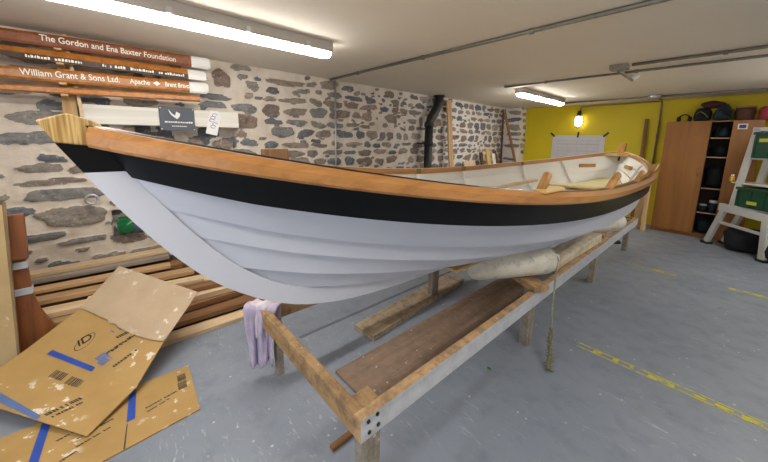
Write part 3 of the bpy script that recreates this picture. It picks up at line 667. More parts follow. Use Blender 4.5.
# ------------------------------------------------------------------ oars on the wall rack
RW = Matrix(((0, 0, 1), (1, 0, 0), (0, 1, 0)))   # columns: x->+Y, y->+Z, z->+X
GO = 'oars on the wall rack'
def oar(name, zL, zR, h, yR, mat, tipw, label, dark=False, narrow=-.38, xf=-3.56):
    o = empty(name, (xf-.03, .2, (zL+zR)/2), label, 'oar', GO)
    slope = (zR-zL)/(yR+.5); zc = lambda y: zL+slope*(y+.5)
    def sec(y, hh, t): # octagonal-ish blade section
        z = zc(y); x = xf-.02
        return [(x+t, y, z+hh*.25), (x+t, y, z-hh*.3), (x+t*.5, y, z-hh*.5), (x-t, y, z-hh*.5), (x-t, y, z+hh*.5), (x+t*.45, y, z+hh*.5)]
        
    def secd(y, hh, t):
        z = zc(y); x = xf-.02
        return [(x+t, y, z-hh*.02), (x+t, y, z-hh*.5), (x-t*.2, y, z-hh*.5), (x-t, y, z-hh*.4), (x-t, y, z+hh*.5), (x-t*.1, y, z+hh*.5)]
    def run(ys, nm, mt, par):
        mb = MB(); rows = [(secd if dark else sec)(*q) for q in ys]; mb.grid(rows, True).add(rows[0], [tuple(range(6))]).add(rows[-1], [tuple(range(6))[::-1]])
        if dark: mb.m = [(1 if (k % 6) == 0 and k < 6*(len(rows)-1) else 0) for k in range(len(mb.f))]
        return mb.build(nm, mt if isinstance(mt, list) else [mt], par, bevel=0)
    ye = yR-tipw
    bl = run([(-2.3, .05, .02), (narrow-.28, .06, .02), (narrow, h*.86, .02), (narrow+.25, h, .02), (ye, h*1.03, .02)], 'blade', [mat, 'oar_dark'] if dark else mat, o)
    if tipw: run([(ye+.0005, h*1.03, .02), (yR-.02, h*1.03, .02), (yR, h*.72, .016)], 'tip', 'white', o)['label'] = 'white painted tip'
    return o, bl, zc
o1, b1, z1 = oar('oar', 2.195, 2.207, .098, .87, 'oar_a', .165, 'topmost oar on the wall rack, red-brown blade lettered The Gordon and Ena Baxter Foundation', narrow=-.42)
text('lettering', 'The Gordon and Ena Baxter Foundation', .062, 'lettering', b1, (-3.5385, -.275, z1(-.275)-.012), Matrix.Rotation(-.012, 3, 'X') @ RW, width=.85)
o2, b2, z2 = oar('oar', 2.085, 2.085, .088, .825, 'oar_b', .155, 'second oar from the top, its dark lower face lettered in small white', True)
mb = MB(); r_ = random.Random(4); y = -.36
for a, b, s in ((-.36, -.06, 1), (.06, .2, 1.1), (.24, .63, .9)):
    y = a; mb = MB()
    while y < b:
        w = r_.uniform(.007, .016)*s
        if r_.random() < .86: mb.add([(-3.5385, y, z2(y)-.034), (-3.5385, y+w, z2(y)-.034), (-3.5385, y+w, z2(y)-.018*r_.uniform(.6, 1.2)), (-3.5385, y, z2(y)-.018*r_.uniform(.6, 1.2))], [(0, 1, 2, 3)])
        y += w+.005
    mb.build('lettering', 'lettering', b2)
o3, b3, z3 = oar('oar', 1.935, 1.97, .098, .838, 'oar_b', .165, 'third oar from the top, golden blade lettered William Grant & Sons Ltd.', narrow=-.46)
RS = Matrix.Rotation(math.atan2(.035, 1.33), 3, 'X') @ RW
text('lettering', 'William Grant & Sons Ltd.', .066, 'lettering', b3, (-3.5385, -.40, z3(-.40)-.014), RS, width=.56)
text('lettering', 'Apache', .058, 'lettering', b3, (-3.5385, .225, z3(.225)-.014), RS, width=.14)
mb = MB(); cyy, czz = .415, z3(.415)+.004
mb.add([(-3.5385, cyy+a, czz+b) for a, b in ((-.028, 0), (-.01, .012), (0, .02), (.01, .012), (.028, 0), (.01, -.012), (0, -.02), (-.01, -.012))], [tuple(range(8))]); mb.build('emblem', 'lettering', b3)
text('lettering', 'Brent Bravo', .058, 'lettering', b3, (-3.5385, .478, z3(.478)-.014), RS, width=.19)
o4, b4, z4 = oar('oar', 1.828, 1.866, .052, .757, 'oar_b', 0, 'lowest oar on the wall rack, plain narrow and without a white tip', narrow=-1.2)
rk = empty('oar_rack', (-3.74, -.15, 1.65), 'wooden rack of pegs holding the four oars on the stone wall', 'oar rack')
M['pine_z'] = wood('rack_pine', '#b08a58', '#d4b07c', 'z', .7)
MB().span((-3.76, -.215, 1.56), (-3.70, -.13, 2.26)).build('back_board', 'pine_z', rk)
for z in (2.146-.002, 2.041-.002, 1.893, 1.8085):
    MB().span((-3.70, -.205, z-.014), (-3.515, -.165, z)).build('peg', 'pine_z', rk)
MB().bar((-3.64, -.145, 2.275), (-3.64, -.10, 1.64), .022, .012, up=(1, 0, 0)).build('retaining_lath', 'pale', rk)['label'] = 'thin pale lath'

# lintel, sign, tag
plank((-3.745, -.12, 1.672), (-3.745, 1.15, 1.685), .07, .165, 'lintel', 'whitewashed old timber lintel set in the stone wall below the oars', 'beam', name='timber_lintel', bev=.006)
sg = empty('sign_board', (-3.70, .577, 1.56), 'small slate-grey sign with white bird and lettering, nailed on the whitewashed lintel', 'sign')
MB().span((-3.709, .428, 1.553), (-3.697, .722, 1.778)).build('panel', 'slate', sg, bevel=.002)
def wallpoly(mb, pts, x): mb.add([(x, a, b) for a, b in pts], [tuple(range(len(pts)))])
mb = MB(); bx, bz = .545, 1.70
wallpoly(mb, [(bx-.045, bz+.06), (bx-.012, bz+.014), (bx+.012, bz-.004), (bx+.026, bz-.036), (bx-.004, bz-.014), (bx-.026, bz+.01)], -3.6955)
wallpoly(mb, [(bx+.008, bz-.006), (bx+.024, bz+.036), (bx+.055, bz+.018), (bx+.048, bz-.01), (bx+.028, bz-.034)], -3.6955); mb.build('bird_emblem', 'paper', sg)
mb = MB(); r_ = random.Random(2)
for z, y0, y1, hh in ((1.628, .468, .69, .016), (1.592, .525, .64, .01)):
    y = y0; mb = MB()
    while y < y1:
        w = r_.uniform(.006, .016); wallpoly(mb, [(y, z), (y+w, z), (y+w, z+hh*r_.uniform(.7, 1)), (y, z+hh*r_.uniform(.7, 1))], -3.6955); y += w+.005
    mb.build('lettering', 'paper', sg)
for y, z in ((.44, 1.765), (.71, 1.765), (.44, 1.566), (.71, 1.566)): MB().tube([(-3.697, y, z), (-3.693, y, z)], .006, 8).build('nail', 'paper', sg)
tg = empty('hanging_tag', (-3.70, .9, 1.52), 'white paper tag with purple scribble pinned at the right end of the lintel', 'tag')
Rt = lambda y, z, a=-.22: (.895+(y*math.cos(a)-z*math.sin(a)), 1.645+(y*math.sin(a)+z*math.cos(a)))
mb = MB(); mb.prism([Rt(-.055, -.125), Rt(.055, -.125), Rt(.06, .1), (Rt(.02, .13)), Rt(-.05, .12)], (-3.706, -3.703), lambda p, e: (e, p[0], p[1])); mb.build('paper', 'paper', tg)
mb = MB(); r_ = random.Random(9)
for k in range(5):
    c = Rt(r_.uniform(-.02, .02), .08-k*.03); rr_ = [(-3.7015, c[0]+.022*math.cos(t), c[1]+.016*math.sin(t)) for t in np.linspace(0, 2*PI*r_.uniform(.7, 1), 12)]
    mb.tube(rr_, .0028, 5)
mb.build('scribble', 'purple', tg)

# bottle and roll in the wall
bt = empty('green_bottle', (-3.78, .12, .575), 'green plastic bottle lying in a hole of the stone wall under the bow', 'bottle')
MB().tube([(-3.78, .03, .655), (-3.78, .045, .655), (-3.78, .22, .65), (-3.78, .28, .645), (-3.78, .32, .64)], [.055, .082, .084, .05, .02], 18).build('body', 'green_bottle', bt)
MB().tube([(-3.78, .15, .652), (-3.78, .215, .65)], [.0845, .0855], 18).build('label_band', 'blue_label', bt)
mb = MB(); mb.tube([(-3.735, -.117+.04*math.cos(t), .935+.04*math.sin(t)) for t in np.linspace(0, 2*PI, 21)], .011, 8, False)
tr = tag(mb.build('wire_ring', 'zinc'), 'small pale metal ring hanging on the stone wall left of the bow', 'ring')

# ------------------------------------------------------------------ ceiling lights and conduits
def batten(x, y0, y1, yaw, label):
    o = empty('ceiling_light', (x, (y0+y1)/2, ZC), label, 'ceiling light', 'long fluorescent ceiling lights', rot=(0, 0, yaw)); h = (y1-y0)/2
    MB().span((-.07, -h, -.08), (.07, h, 0)).build('housing', 'housing', o, True, bevel=.006)
    sec = [(.06, -.0805), (.056, -.098), (.042, -.116), (.0, -.124), (-.042, -.116), (-.056, -.098), (-.06, -.0805)]
    mb = MB(); rows = []
    for y, k in ((-h-.004, .55), (-h+.01, .9), (-h+.04, 1), (h-.04, 1), (h-.01, .9), (h+.004, .55)): rows.append([(a*k, y, -.0805+(b+.0805)*k) for a, b in sec])
    mb.smooth = True; mb.grid(rows, True); mb.smooth = False; mb.add(rows[0], [tuple(range(7))]).add(rows[-1], [tuple(range(7))[::-1]])
    mb.build('diffuser', 'tube', o, True)
    for k in range(4):
        for s in (-1, 1): MB().box((s*.072, -h+(k+.5)*h/2, -.058), (.01, .03, .035)).build('clip', 'zinc', o, True)
    return o
batten(-2.43, -.32, 1.52, .0, 'long bright ceiling light above the bow, nearest of the lights')
batten(-2.26, 4.72, 6.4, .0, 'smaller looking ceiling light near the yellow wall')
batten(.75, .3, 2.1, 0, 'added unseen ceiling light on the right side of the room, near the camera')  # out-of-view fixture, added to raise the brightness
batten(.7, 4.2, 6.0, 0, 'added unseen ceiling light on the right side of the room, near the yellow wall')  # unseen; a bright ceiling spot hints at it, added for brightness
batten(-.6, -2.1, -.3, 0, 'added unseen ceiling light behind the camera')  # extra unseen fixture, put in to brighten the room
def conduit(pts, label, r=.0125, saddles=True, mat='steel'):
    o = empty('conduit', pts[0], label, 'conduit', None); MB().tube(pts, r, 10).build('pipe', mat, o)
    if saddles:
        for a, b in zip(pts, pts[1:]):
            a, b = V(a), V(b); n = int((b-a).length/.9)
            for k in range(n):
                p = a.lerp(b, (k+.6)/n); t = (b-a).normalized(); MB().tube([p-t*.014, p+t*.014], r*1.5, 10).build('saddle', mat, o)
    return o
zc_ = ZC-.016
conduit([(-3.74, 2.36, zc_), (2.4, 2.36, zc_)], 'long steel conduit crossing the ceiling above the middle of the boat', .015)
conduit([(-3.745, 2.44, 2.28), (-3.745, 2.44, .5)], 'vertical thin steel conduit running down the stone wall', .012, mat='zinc')
conduit([(-2.34, 4.42, zc_), (2.4, 4.38, zc_)], 'steel conduit across the ceiling in front of the far light, passing under the box', .013)
conduit([(-.80, 4.03, zc_), (2.4, 3.96, zc_)], 'steel conduit starting at the ceiling junction box and running right', .015)
conduit([(-2.5, 6.93, zc_), (2.4, 6.86, zc_)], 'steel conduit across the ceiling nearest the yellow wall', .015)
conduit([(-2.28, 7.595, 2.14), (-2.28, 7.595, 2.235), (-2.24, 7.595, 2.262), (-1.0, 7.595, 2.275)], 'thin conduit along the top of the yellow wall feeding the bulb', .011, False)
conduit([(-.985, 7.06, zc_), (-.985, 7.5, zc_), (-.985, 7.59, 2.2), (-.985, 7.59, .4)], 'vertical conduit dropping beside the wardrobe on the yellow wall', .014, True)
jb = empty('junction_box', (-.9, 4.04, ZC), 'square steel junction box on the ceiling with a short arm', 'junction box')
MB().span((-.98, 3.98, ZC-.05), (-.83, 4.1, ZC)).build('box', 'steel', jb, bevel=.004); MB().tube([(-.92, 4.1, ZC-.045), (-.93, 4.8, ZC-.045)], .016, 10).build('arm', 'steel', jb); MB().tube([(-.93, 4.80, ZC), (-.93, 4.80, ZC-.05)], [.07, .03], 16).build('rose', 'white', jb)
j2 = empty('junction_box', (-1.0, 6.7, ZC), 'bright round metal conduit box on the ceiling near the wardrobe', 'junction box')
MB().tube([(-.985, 6.78, ZC), (-.985, 6.78, ZC-.06)], .08, 18).build('box', 'zinc', j2); MB().tube([(-.985, 6.78, ZC-.055), (-.985, 7.06, ZC-.02)], .02, 10).build('spout', 'zinc', j2)
bl = empty('wall_lamp', (-2.28, 7.6, 1.95), 'glowing bulb lamp with a black holder and wire guard on the yellow wall', 'lamp')
MB().tube([(-2.28, 7.53, 2.17), (-2.28, 7.53, 2.06)], [.03, .05], 14).build('holder', 'iron', bl); MB().bar((-2.28, 7.53, 2.13), (-2.28, 7.62, 2.13), .03, .03).build('bracket', 'iron', bl)
MB().tube([(-2.28, 7.53, 2.065), (-2.28, 7.53, 2.03), (-2.28, 7.53, 1.95), (-2.28, 7.53, 1.88), (-2.28, 7.53, 1.845)], [.04, .062, .075, .062, .02], 20).build('bulb', 'bulb', bl)
mb = MB()
for k in range(7):
    a = 2*PI*k/7; c_, s_ = math.cos(a), math.sin(a); mb.tube([(-2.28+.052*c_, 7.53+.052*s_, 2.075), (-2.28+.088*c_, 7.53+.075*s_, 2.0), (-2.28+.088*c_, 7.53+.075*s_, 1.90), (-2.28+.02*c_, 7.53+.02*s_, 1.815)], .0045, 6)
mb.tube([(-2.28+.088*math.cos(t), 7.53+.075*math.sin(t), 1.95) for t in np.linspace(0, 2*PI, 25)], .0045, 6, False)
mb.build('wire_guard', 'iron', bl)
ps = empty('hanging_poster', (-2.28, 7.61, 1.1), 'large pale paper plan taped to the yellow wall with black tape', 'poster')
MB().span((-2.785, 7.612, 1.0), (-1.785, 7.616, 1.665)).build('sheet', 'poster', ps)
mb = MB()
for k in range(7): mb.span((-2.70, 7.6095, 1.10+k*.075), (-1.87, 7.611, 1.104+k*.075))
for k in range(5): mb.span((-2.66+k*.19, 7.6095, 1.13), (-2.657+k*.19, 7.611, 1.56))
mb.build('drawn_lines', 'faint', ps)
mb = MB()
for k in range(3): mb.span((-2.68, 7.6085, 1.2+k*.14), (-1.9, 7.610, 1.206+k*.14))
mb.build('red_lines', 'pink', ps)
for x, a in ((-2.79, -.8), (-2.28, .1), (-1.78, .8)):
    MB().box((x, 7.607, 1.68), (.035, .003, .12), R=Matrix.Rotation(a, 3, 'Y')).build('tape_strip', 'black_tape', ps)

# ------------------------------------------------------------------ far left corner: drain pipe and leaning planks
dp = empty('drain_pipe', (-3.66, 4.33, 0), 'black cast-iron drain pipe with a bend, against the stone wall', 'drain pipe')
MB().tube([(-3.64, 4.32, 0), (-3.64, 4.31, 1.76)], .072, 18).build('lower_pipe', 'iron', dp)
MB().tube([(-3.64, 4.31, 1.72), (-3.64, 4.31, 1.80), (-3.64, 4.36, 1.9), (-3.65, 4.50, 2.05), (-3.66, 4.57, 2.16), (-3.66, 4.58, 2.3)], [.06, .06, .08, .08, .08, .08], 18).build('bend', 'iron', dp)
for z in (1.45, 1.77): MB().tube([(-3.64, 4.31, z-.03), (-3.64, 4.31, z+.03)], .086, 18).build('collar', 'iron', dp)
MB().tube([(-3.66, 4.58, 2.27), (-3.66, 4.58, 2.3)], .10, 18).build('collar', 'iron', dp)
MB().bar((-3.64, 4.31, 1.45), (-3.75, 4.12, 1.45), .02, .03).build('bracket', 'iron', dp)
def leaner(a, b, w, t, mat, label, cat='plank', name='leaning_plank', up=(1, 0, 0)):
    a, b = V(a), V(b); x = (b-a).normalized(); y = V(up).cross(x).normalized(); z = x.cross(y)
    o = MB().box((0, 0, 0), ((b-a).length, w, t)).build(name, mat, bevel=.003); m_ = Matrix((x, y, z)).transposed().to_4x4(); m_.translation = (a+b)/2; o.matrix_world = m_
    return tag(o, label, cat)
leaner((-3.52, 5.0, .0), (-3.70, 4.92, 2.25), .13, .03, 'pine', 'broad pale board leaning upright on the stone wall, right of the drain pipe')
leaner((-3.66, 7.05, .0), (-3.72, 7.05, 2.25), .035, .035, 'dark_wood', 'thin dark pole leaning in the far corner of the stone wall', name='leaning_pole')
leaner((-3.08, 7.18, .0), (-3.55, 6.75, 2.22), .07, .03, 'pine_dark', 'slanting brown plank leaning in the corner by the yellow wall')
leaner((-3.35, 5.78, .0), (-3.72, 5.74, 1.09), .42, .02, 'pale', 'wide low pale board leaning on the stone wall behind the boat', 'board', 'leaning_board')
leaner((-3.45, 1.54, 0), (-3.70, 1.54, 1.365), .33, .02, 'pine_dark', 'reddish brown board leaning on the stone wall, its top just above the near gunwale', 'board', 'leaning_board')
yb = leaner((-3.3, 6.25, .0), (-3.62, 6.28, 1.33), .14, .025, 'amber_wood' if 'amber_wood' in M else 'pale', 'bright yellow-tan offcut board leaning behind the far gunwale', 'board', 'offcut_board')
yb.data.materials.clear(); M['amber_wood'] = wood('yellow_pine', '#c79a4a', '#e2bb6a', 'x', .6); yb.data.materials.append(M['amber_wood'])
leaner((-3.28, 6.45, .0), (-3.60, 6.5, 1.24), .12, .02, 'white', 'white painted board leaning beside the yellow-tan offcut', 'board', 'offcut_board')
leaner((-3.3, 6.68, .0), (-3.66, 6.65, 1.30), .13, .025, 'dark_wood', 'reddish dark board leaning right of the white offcut', 'board', 'offcut_board')
leaner((-3.42, 6.14, .0), (-3.68, 6.12, 1.27), .09, .03, 'dark_wood', 'dark brown board leaning left of the yellow-tan offcut', 'board', 'offcut_board')
leaner((-1.155, 7.50, 0), (-1.165, 7.585, 1.97), .05, .03, 'pine_dark', 'brown slim pole leaning on the yellow wall left of the wardrobe', 'pole', 'leaning_pole', up=(0, 1, 0))
leaner((-.90, 6.95, 0), (-.93, 7.1, 1.16), .07, .04, 'pine', 'pale plank standing upright against the left side of the wardrobe', up=(0, 1, 0))
leaner((-1.02, 7.05, 0), (-.985, 7.25, 1.05), .09, .03, 'pine', 'wider plank standing behind the stern, left of the wardrobe', up=(0, 1, 0))
plank((-1.45, 6.7, .45), (-.98, 6.9, .45), .12, .02, 'pine', 'x') if False else None

# ------------------------------------------------------------------ wardrobe
cx0, cx1, cyf, cyb, ch = -.825, .24, 7.16, 7.60, 1.885
wd = empty('wardrobe', ((cx0+cx1)/2, 7.4, 0), 'brown veneered wardrobe with a dark open gap between its doors, against the yellow wall', 'wardrobe')
mb = MB(); mb.span((cx0, cyf, .0), (cx0+.02, cyb, ch)); mb.span((cx1-.02, cyf, 0), (cx1, cyb, ch)); mb.span((cx0+.02, cyf, ch-.02), (cx1-.02, cyb, ch)); mb.span((cx0+.02, cyf, .05), (cx1-.02, cyb, .07)); mb.span((cx0+.02, cyb-.01, .07), (cx1-.02, cyb, ch-.02)); mb.span((-.315, cyf, .07), (-.297, cyb-.01, ch-.02))
mb.build('carcass', 'cabinet', wd)
MB().span((-.296, cyb-.014, .071), (cx1-.021, cyb-.0105, ch-.021)).build('shade_back', 'cab_shade', wd); MB().span((cx1-.024, cyf+.005, .071), (cx1-.0205, cyb-.015, ch-.021)).build('shade_lining', 'cab_shade', wd); MB().span((-.2965, cyf+.005, .071), (-.293, cyb-.015, ch-.021)).build('shade_lining', 'cab_shade', wd)  # dark sheets that paint in the shade inside the wardrobe
MB().span((cx0+.01, cyf+.02, 0), (cx1-.01, cyf+.035, .05)).build('plinth', 'cabinet', wd)
dl = MB().span((cx0, cyf-.022, .06), (-.303, cyf-.001, ch-.005)).build('door', 'cabinet', wd, bevel=.003)
MB().tube([(-.355, cyf-.022, 1.02), (-.355, cyf-.05, 1.03), (-.355, cyf-.05, 1.12), (-.355, cyf-.022, 1.13)], .006, 8).build('handle', 'handle', dl)
hx, hy, th = cx1, cyf-.012, .06
ex, ey = hx-.31*math.cos(th), hy-.31*math.sin(th)
dr = MB().bar((hx, hy, (ch+.055)/2), (ex, ey, (ch+.055)/2), .02, ch-.065).build('door', 'cab_leaf', wd, bevel=.003)
nrm = V((hx-ex, hy-ey, 0)).normalized(); nn = V((nrm.y, -nrm.x, 0)); px = V((ex, ey, 0))+nrm*.1
MB().box(px+nn*.0115+V((0, 0, 1.79)), (.1, .002, .08), rz=math.atan2(nrm.y, nrm.x)).build('sticker', 'paper', dr)
MB().box(px+nn*.0125+V((0, 0, 1.79)), (.07, .002, .05), rz=math.atan2(nrm.y, nrm.x)).build('sticker', 'navy', dr)
for z in (.42, .82, 1.32, 1.62): MB().span((-.292, cyf+.03, z-.012), (cx1-.025, cyb-.016, z+.006)).build('shelf', 'cab_shade', wd)['label'] = 'shelf coloured dark for the inside shade'; MB().span((-.292, cyf+.02, z-.012), (cx1-.025, cyf+.03, z+.006)).build('shelf_edge', 'pine', wd)  # shelf colour carries the inside shade, front edges stay pine
def blob(mb, c, r, seed, amp=.18, n=16):
    r_ = random.Random(seed); ph = [r_.uniform(0, 6.28) for _ in range(6)]; rows = []
    for i in range(n//2+1):
        th_ = PI*i/(n//2); row = []
        for k in range(n):
            a = 2*PI*k/n; d = 1+amp*(math.sin(2*a+ph[0])*math.sin(th_)+.6*math.sin(3*a+ph[1]+2*th_)*math.sin(th_)+.5*math.sin(4*th_+ph[2]))
            z = math.cos(th_); z = max(z, -.72)
            row.append((c[0]+r[0]*d*math.sin(th_)*math.cos(a), c[1]+r[1]*d*math.sin(th_)*math.sin(a), c[2]+r[2]*z*(d if z > 0 else 1)))
        rows.append(row)
    mb.smooth = True; mb.grid(rows, True); mb.smooth = False; return mb
def cloth_bag(name, c, r, mat, seed, label, cat='bag', strap=None):
    z0 = c[2]-.72*r[2]; o = empty(name, (c[0], c[1], z0), label, cat); blob(MB(), c, r, seed).build('body', mat, o)
    if strap:
        MB().tube([(c[0]-r[0]*.7, c[1]-r[1]*.75, c[2]+r[2]*.2), (c[0]-r[0]*.2, c[1]-r[1]*1.18, c[2]+r[2]*.45), (c[0]+r[0]*.4, c[1]-r[1]*1.15, c[2]+r[2]*.1), (c[0]+r[0]*.8, c[1]-r[1]*.7, c[2]-r[2]*.3)], .008, 8).build('strap', strap, o)
    return o
zt = ch
hp = empty('ear_defenders', (-.64, 7.36, zt), 'black ear defenders with a headband on the left end of the wardrobe top', 'ear defenders')
MB().tube([(-.64+.075*math.cos(t), 7.36, zt+.045+.075*math.sin(t)) for t in np.linspace(0, PI, 13)], .009, 8).build('headband', 'bag_black', hp)
for s in (-1, 1): MB().tube([(-.64+s*.09, 7.36, zt+.045), (-.64+s*.045, 7.36, zt+.045)], [.036, .043], 14).build('cup', 'bag_black', hp)
cloth_bag('cloth_bag', (-.43, 7.36, zt+.094), (.095, .13, .13), 'bag_black', 1, 'black crumpled bag with olive strap on top of the wardrobe', 'bag', 'olive')
cloth_bag('cloth_bag', (-.20, 7.34, zt+.105), (.10, .13, .145), 'bag_teal', 2, 'dark teal bag in the middle of the wardrobe top', 'bag', 'bag_black')
cloth_bag('rolled_cloth', (-.33, 7.45, zt+.262), (.12, .08, .07), 'bag_maroon', 3, 'dark maroon bundle heaped above the black and teal bags', 'bundle')
bk = empty('basket', (.03, 7.38, zt), 'round brown leather-like basket with straw rim on the wardrobe top', 'basket')
MB().tube([(.03, 7.38, zt), (.03, 7.38, zt+.03), (.03, 7.38, zt+.13), (.03, 7.38, zt+.20)], [.085, .10, .115, .10], 20).build('body', 'basket', bk)
MB().tube([(.03+.10*math.cos(t), 7.38+.10*math.sin(t), zt+.205) for t in np.linspace(0, 2*PI, 25)], .013, 8, False).build('rim', 'basket_rim', bk)
cloth_bag('cloth_bag', (.25, 7.30, zt+.087), (.105, .13, .12), 'red_bag', 5, 'rose red bag at the right end of the wardrobe top', 'bag')
# things on the shelves
def jar(c, r, h, m1, m2, label, name='tin', cat='tin'):
    o = empty(name, c, label, cat); x, y, z = c
    MB().tube([(x, y, z), (x, y, z+h*.8)], r, 14).build('body', m1, o); MB().tube([(x, y, z+h*.8), (x, y, z+h)], r*1.04, 14).build('lid', m2, o); return o
s1, s2, s3, s4 = 1.6265, 1.3265, .8265, .4265
cloth_bag('cloth_bag', (-.17, 7.36, s1+.07), (.09, .1, .09), 'bag_teal', 11, 'dark bundle on the top shelf inside the wardrobe', 'bundle')
cloth_bag('cloth_bag', (-.16, 7.38, s2+.085), (.1, .12, .115), 'bag_black', 12, 'black bundle on the second shelf inside the wardrobe', 'bundle')
cloth_bag('cloth_bag', (-.16, 7.38, s3+.16), (.11, .13, .21), 'bag_black', 13, 'tall black bag on the middle shelf inside the wardrobe', 'bag')
jar((-.235, 7.3, s4), .045, .12, 'bag_teal', 'white', 'dark tin with white lid on the lower shelf of the wardrobe')
jar((-.12, 7.27, s4), .05, .2, 'bag_teal', 'paper', 'taller dark tin with pale lid on the lower shelf of the wardrobe')
cloth_bag('cloth_bag', (-.16, 7.36, .07+.1), (.11, .13, .14), 'bag_teal', 14, 'dark teal bag on the wardrobe floor', 'bag')

# ------------------------------------------------------------------ trestle stand with green crates
F1 = V((-.11, 6.87, 0)); D = V((.54, -.55, 0)).normalized(); Nn = V((D.y, -D.x, 0))   # Nn points to the camera side
if Nn.dot(V((0, -1, 0))) < 0: Nn = -Nn
def S(s, z, off=0): return F1+D*s+V((0, 0, z))-Nn*off
stnd = empty('trestle_stand', S(.4, 0), 'grey-white trestle stand with splayed legs and a thin shelf, in front of the wardrobe', 'stand')
upv = tuple(Nn)
for off in (0, .26):
    MB().bar(S(-.0, .03, off), S(.175, .585, off), .07, .05, up=upv).build('leg', 'stand', stnd, bevel=.004)
    MB().bar(S(.765, .03, off), S(.72, .585, off), .075, .05, up=upv).build('leg', 'stand', stnd, bevel=.004)
    MB().bar(S(.11, .605, off), S(1.3, .555, off), .11, .06, up=upv).build('top_rail', 'stand', stnd, bevel=.004)
    if not off: MB().bar(S(.11, .375, off), S(.74, .355, off), .04, .03, up=upv).build('stretcher', 'stand', stnd, bevel=.003)
    MB().box(S(.0, .015, off), (.11, .09, .03), rz=math.atan2(D.y, D.x)).build('foot', 'rubber', stnd)
    MB().box(S(.77, .015, off), (.10, .08, .03), rz=math.atan2(D.y, D.x)).build('foot', 'rubber', stnd)
    MB().bar(S(.268, .62, off), S(.40, 1.75, off), .085, .03, up=upv).build('upright', 'stand', stnd, bevel=.004)
MB().bar(S(.35, 1.725), S(1.25, 1.725), .05, .03, up=upv).build('top_bar', 'stand', stnd, bevel=.003)
c = S(.75, .985, .21); MB().box(c, (1.08, .46, .022), rz=math.atan2(D.y, D.x)).build('shelf', 'stand', stnd, bevel=.003)
c = S(.75, .655, .21); MB().box(c, (.9, .46, .02), rz=math.atan2(D.y, D.x)).build('lower_shelf', 'stand', stnd, bevel=.003)
c = S(.85, 1.335, .21); MB().box(c, (.86, .46, .02), rz=math.atan2(D.y, D.x)).build('upper_shelf', 'stand', stnd, bevel=.003)
def crate(s0, z0, z1, label, lab_s, lab_z):
    rz = math.atan2(D.y, D.x); o = empty('plastic_crate', S(s0+.3, z0, .16), label, 'crate', 'dark green crates on the stand')
    MB().box(S(s0+.3, (z0+z1)/2, .16), (.6, .42, z1-z0), rz=rz).build('body', 'crate', o, bevel=.012)
    MB().box(S(s0+.3, z1-.018, .16), (.63, .45, .036), rz=rz).build('rim', 'crate', o, bevel=.006)
    for k in range(4): MB().box(S(s0+.02+.16*k, (z0+z1)/2-.02, -.052), (.025, .015, z1-z0-.05), rz=rz).build('rib', 'crate', o)
    MB().box(S(lab_s, lab_z, -.058), (.12, .006, .045), rz=rz).build('label', 'label', o)['label'] = 'yellow-green label'
crate(.43, 1.346, 1.69, 'dark green plastic crate on the top of the stand', .56, 1.58)
crate(.345, .666, .94, 'dark green plastic crate on the low shelf of the stand', .56, .74)
am = empty('tape_measure', S(.225, .997, -.03), 'small amber tape measure on the end of the stand shelf', 'tape measure')
MB().box(S(.225, 1.036, -.03), (.05, .05, .075), rz=.3).build('case', 'amber', am, bevel=.015); MB().tube([S(.225, 1.075, -.03), S(.225, 1.095, -.03)], .016, 10).build('button', 'white', am)

cloth_bag('added_dark_bag', S(.36, .16, .16), (.2, .16, .2), 'bag_black', 21, 'black bag added on the floor under the stand to darken it', 'bag')  # dark mass added to darken the space under the stand
cloth_bag('added_dark_bag', S(.86, .15, .2), (.22, .16, .19), 'bag_black', 22, 'second black bag added under the stand to darken it, farther right', 'bag')  # second mass, added for the same darkening
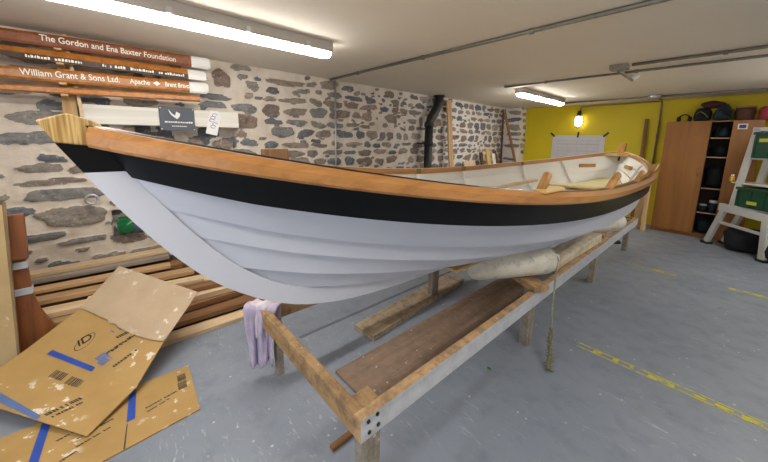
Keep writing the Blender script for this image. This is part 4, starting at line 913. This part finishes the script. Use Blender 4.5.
# ------------------------------------------------------------------ floor bits
def floor_tape(y0, y1, x0, x1, label, seed):
    r_ = random.Random(seed); mb = MB(); x = x0
    o = empty('floor_tape', ((x0+x1)/2, (y0+y1)/2, 0), label, 'floor marking')
    for s in (-1, 1): mb.box(((x0+x1)/2, (y0+y1)/2+s*.026, .0012), (x1-x0, .011, .0016), rz=math.atan2(y1-y0, x1-x0))
    while x < x1:
        w = r_.uniform(.02, .14); t = (x-x0)/(x1-x0); y = y0+(y1-y0)*t
        if r_.random() < .55: mb.box((x+w/2, y+r_.uniform(-.008, .008), .0014), (w, r_.uniform(.02, .05), .0018))
        x += w+r_.uniform(.02, .08)
    mb.build('worn_strip', 'tape_yellow', o); return o
floor_tape(2.54, 2.545, -.60, 1.6, 'nearer worn yellow tape line across the grey floor', 1)
floor_tape(4.87, 4.83, -.72, -.25, 'short worn yellow tape piece on the far floor, near the cradle', 2)
floor_tape(4.84, 4.82, .15, 1.6, 'short worn yellow tape piece on the far floor, by the stand', 3)
mb = MB(); mb.add([(-.90+a, 1.78+b, .004+c_) for a, b, c_ in ((-.02, 0, 0), (-.006, .012, .008), (.018, .004, .003), (.004, -.012, .006))], [(0, 1, 2, 3)])
tag(mb.build('leaf', 'leaf'), 'small green leaf on the floor right of the cradle', 'leaf')
tag(MB().tube([(-1.08, 5.76, 0), (-1.08, 5.76, .03)], [.11, .09], 18).build('rubber_pad', 'rubber'), 'flat black rubber disc on the floor under the far end of the cradle', 'pad')

# ------------------------------------------------------------------ light
w = bpy.data.worlds.new('world'); SC.world = w; w.use_nodes = True
bg = w.node_tree.nodes['Background']; bg.inputs[0].default_value = (.72, .82, 1, 1); bg.inputs[1].default_value = .4
def area(name, loc, rot, sx, sy, e, col, portal=False):
    l = bpy.data.lights.new(name, 'AREA'); l.shape = 'RECTANGLE'; l.size = sx; l.size_y = sy; l.energy = e; l.color = col
    o = bpy.data.objects.new(name, l); COL.objects.link(o); o.location = loc; o.rotation_euler = rot
    if portal: l.cycles.is_portal = True
    return o
area('added_door_fill', (-.3, FY-.05, 1.05), (PI/2, 0, 0), 3.7, 2.0, 16, (.85, .92, 1))  # unseen lamp filling the doorway, added to brighten the room
SC.view_settings.view_transform = 'Standard'; SC.view_settings.look = 'None'; SC.view_settings.gamma = 1; SC.view_settings.exposure = .42
SC.cycles.use_denoising = True; SC.cycles.max_bounces = 8; SC.cycles.diffuse_bounces = 5
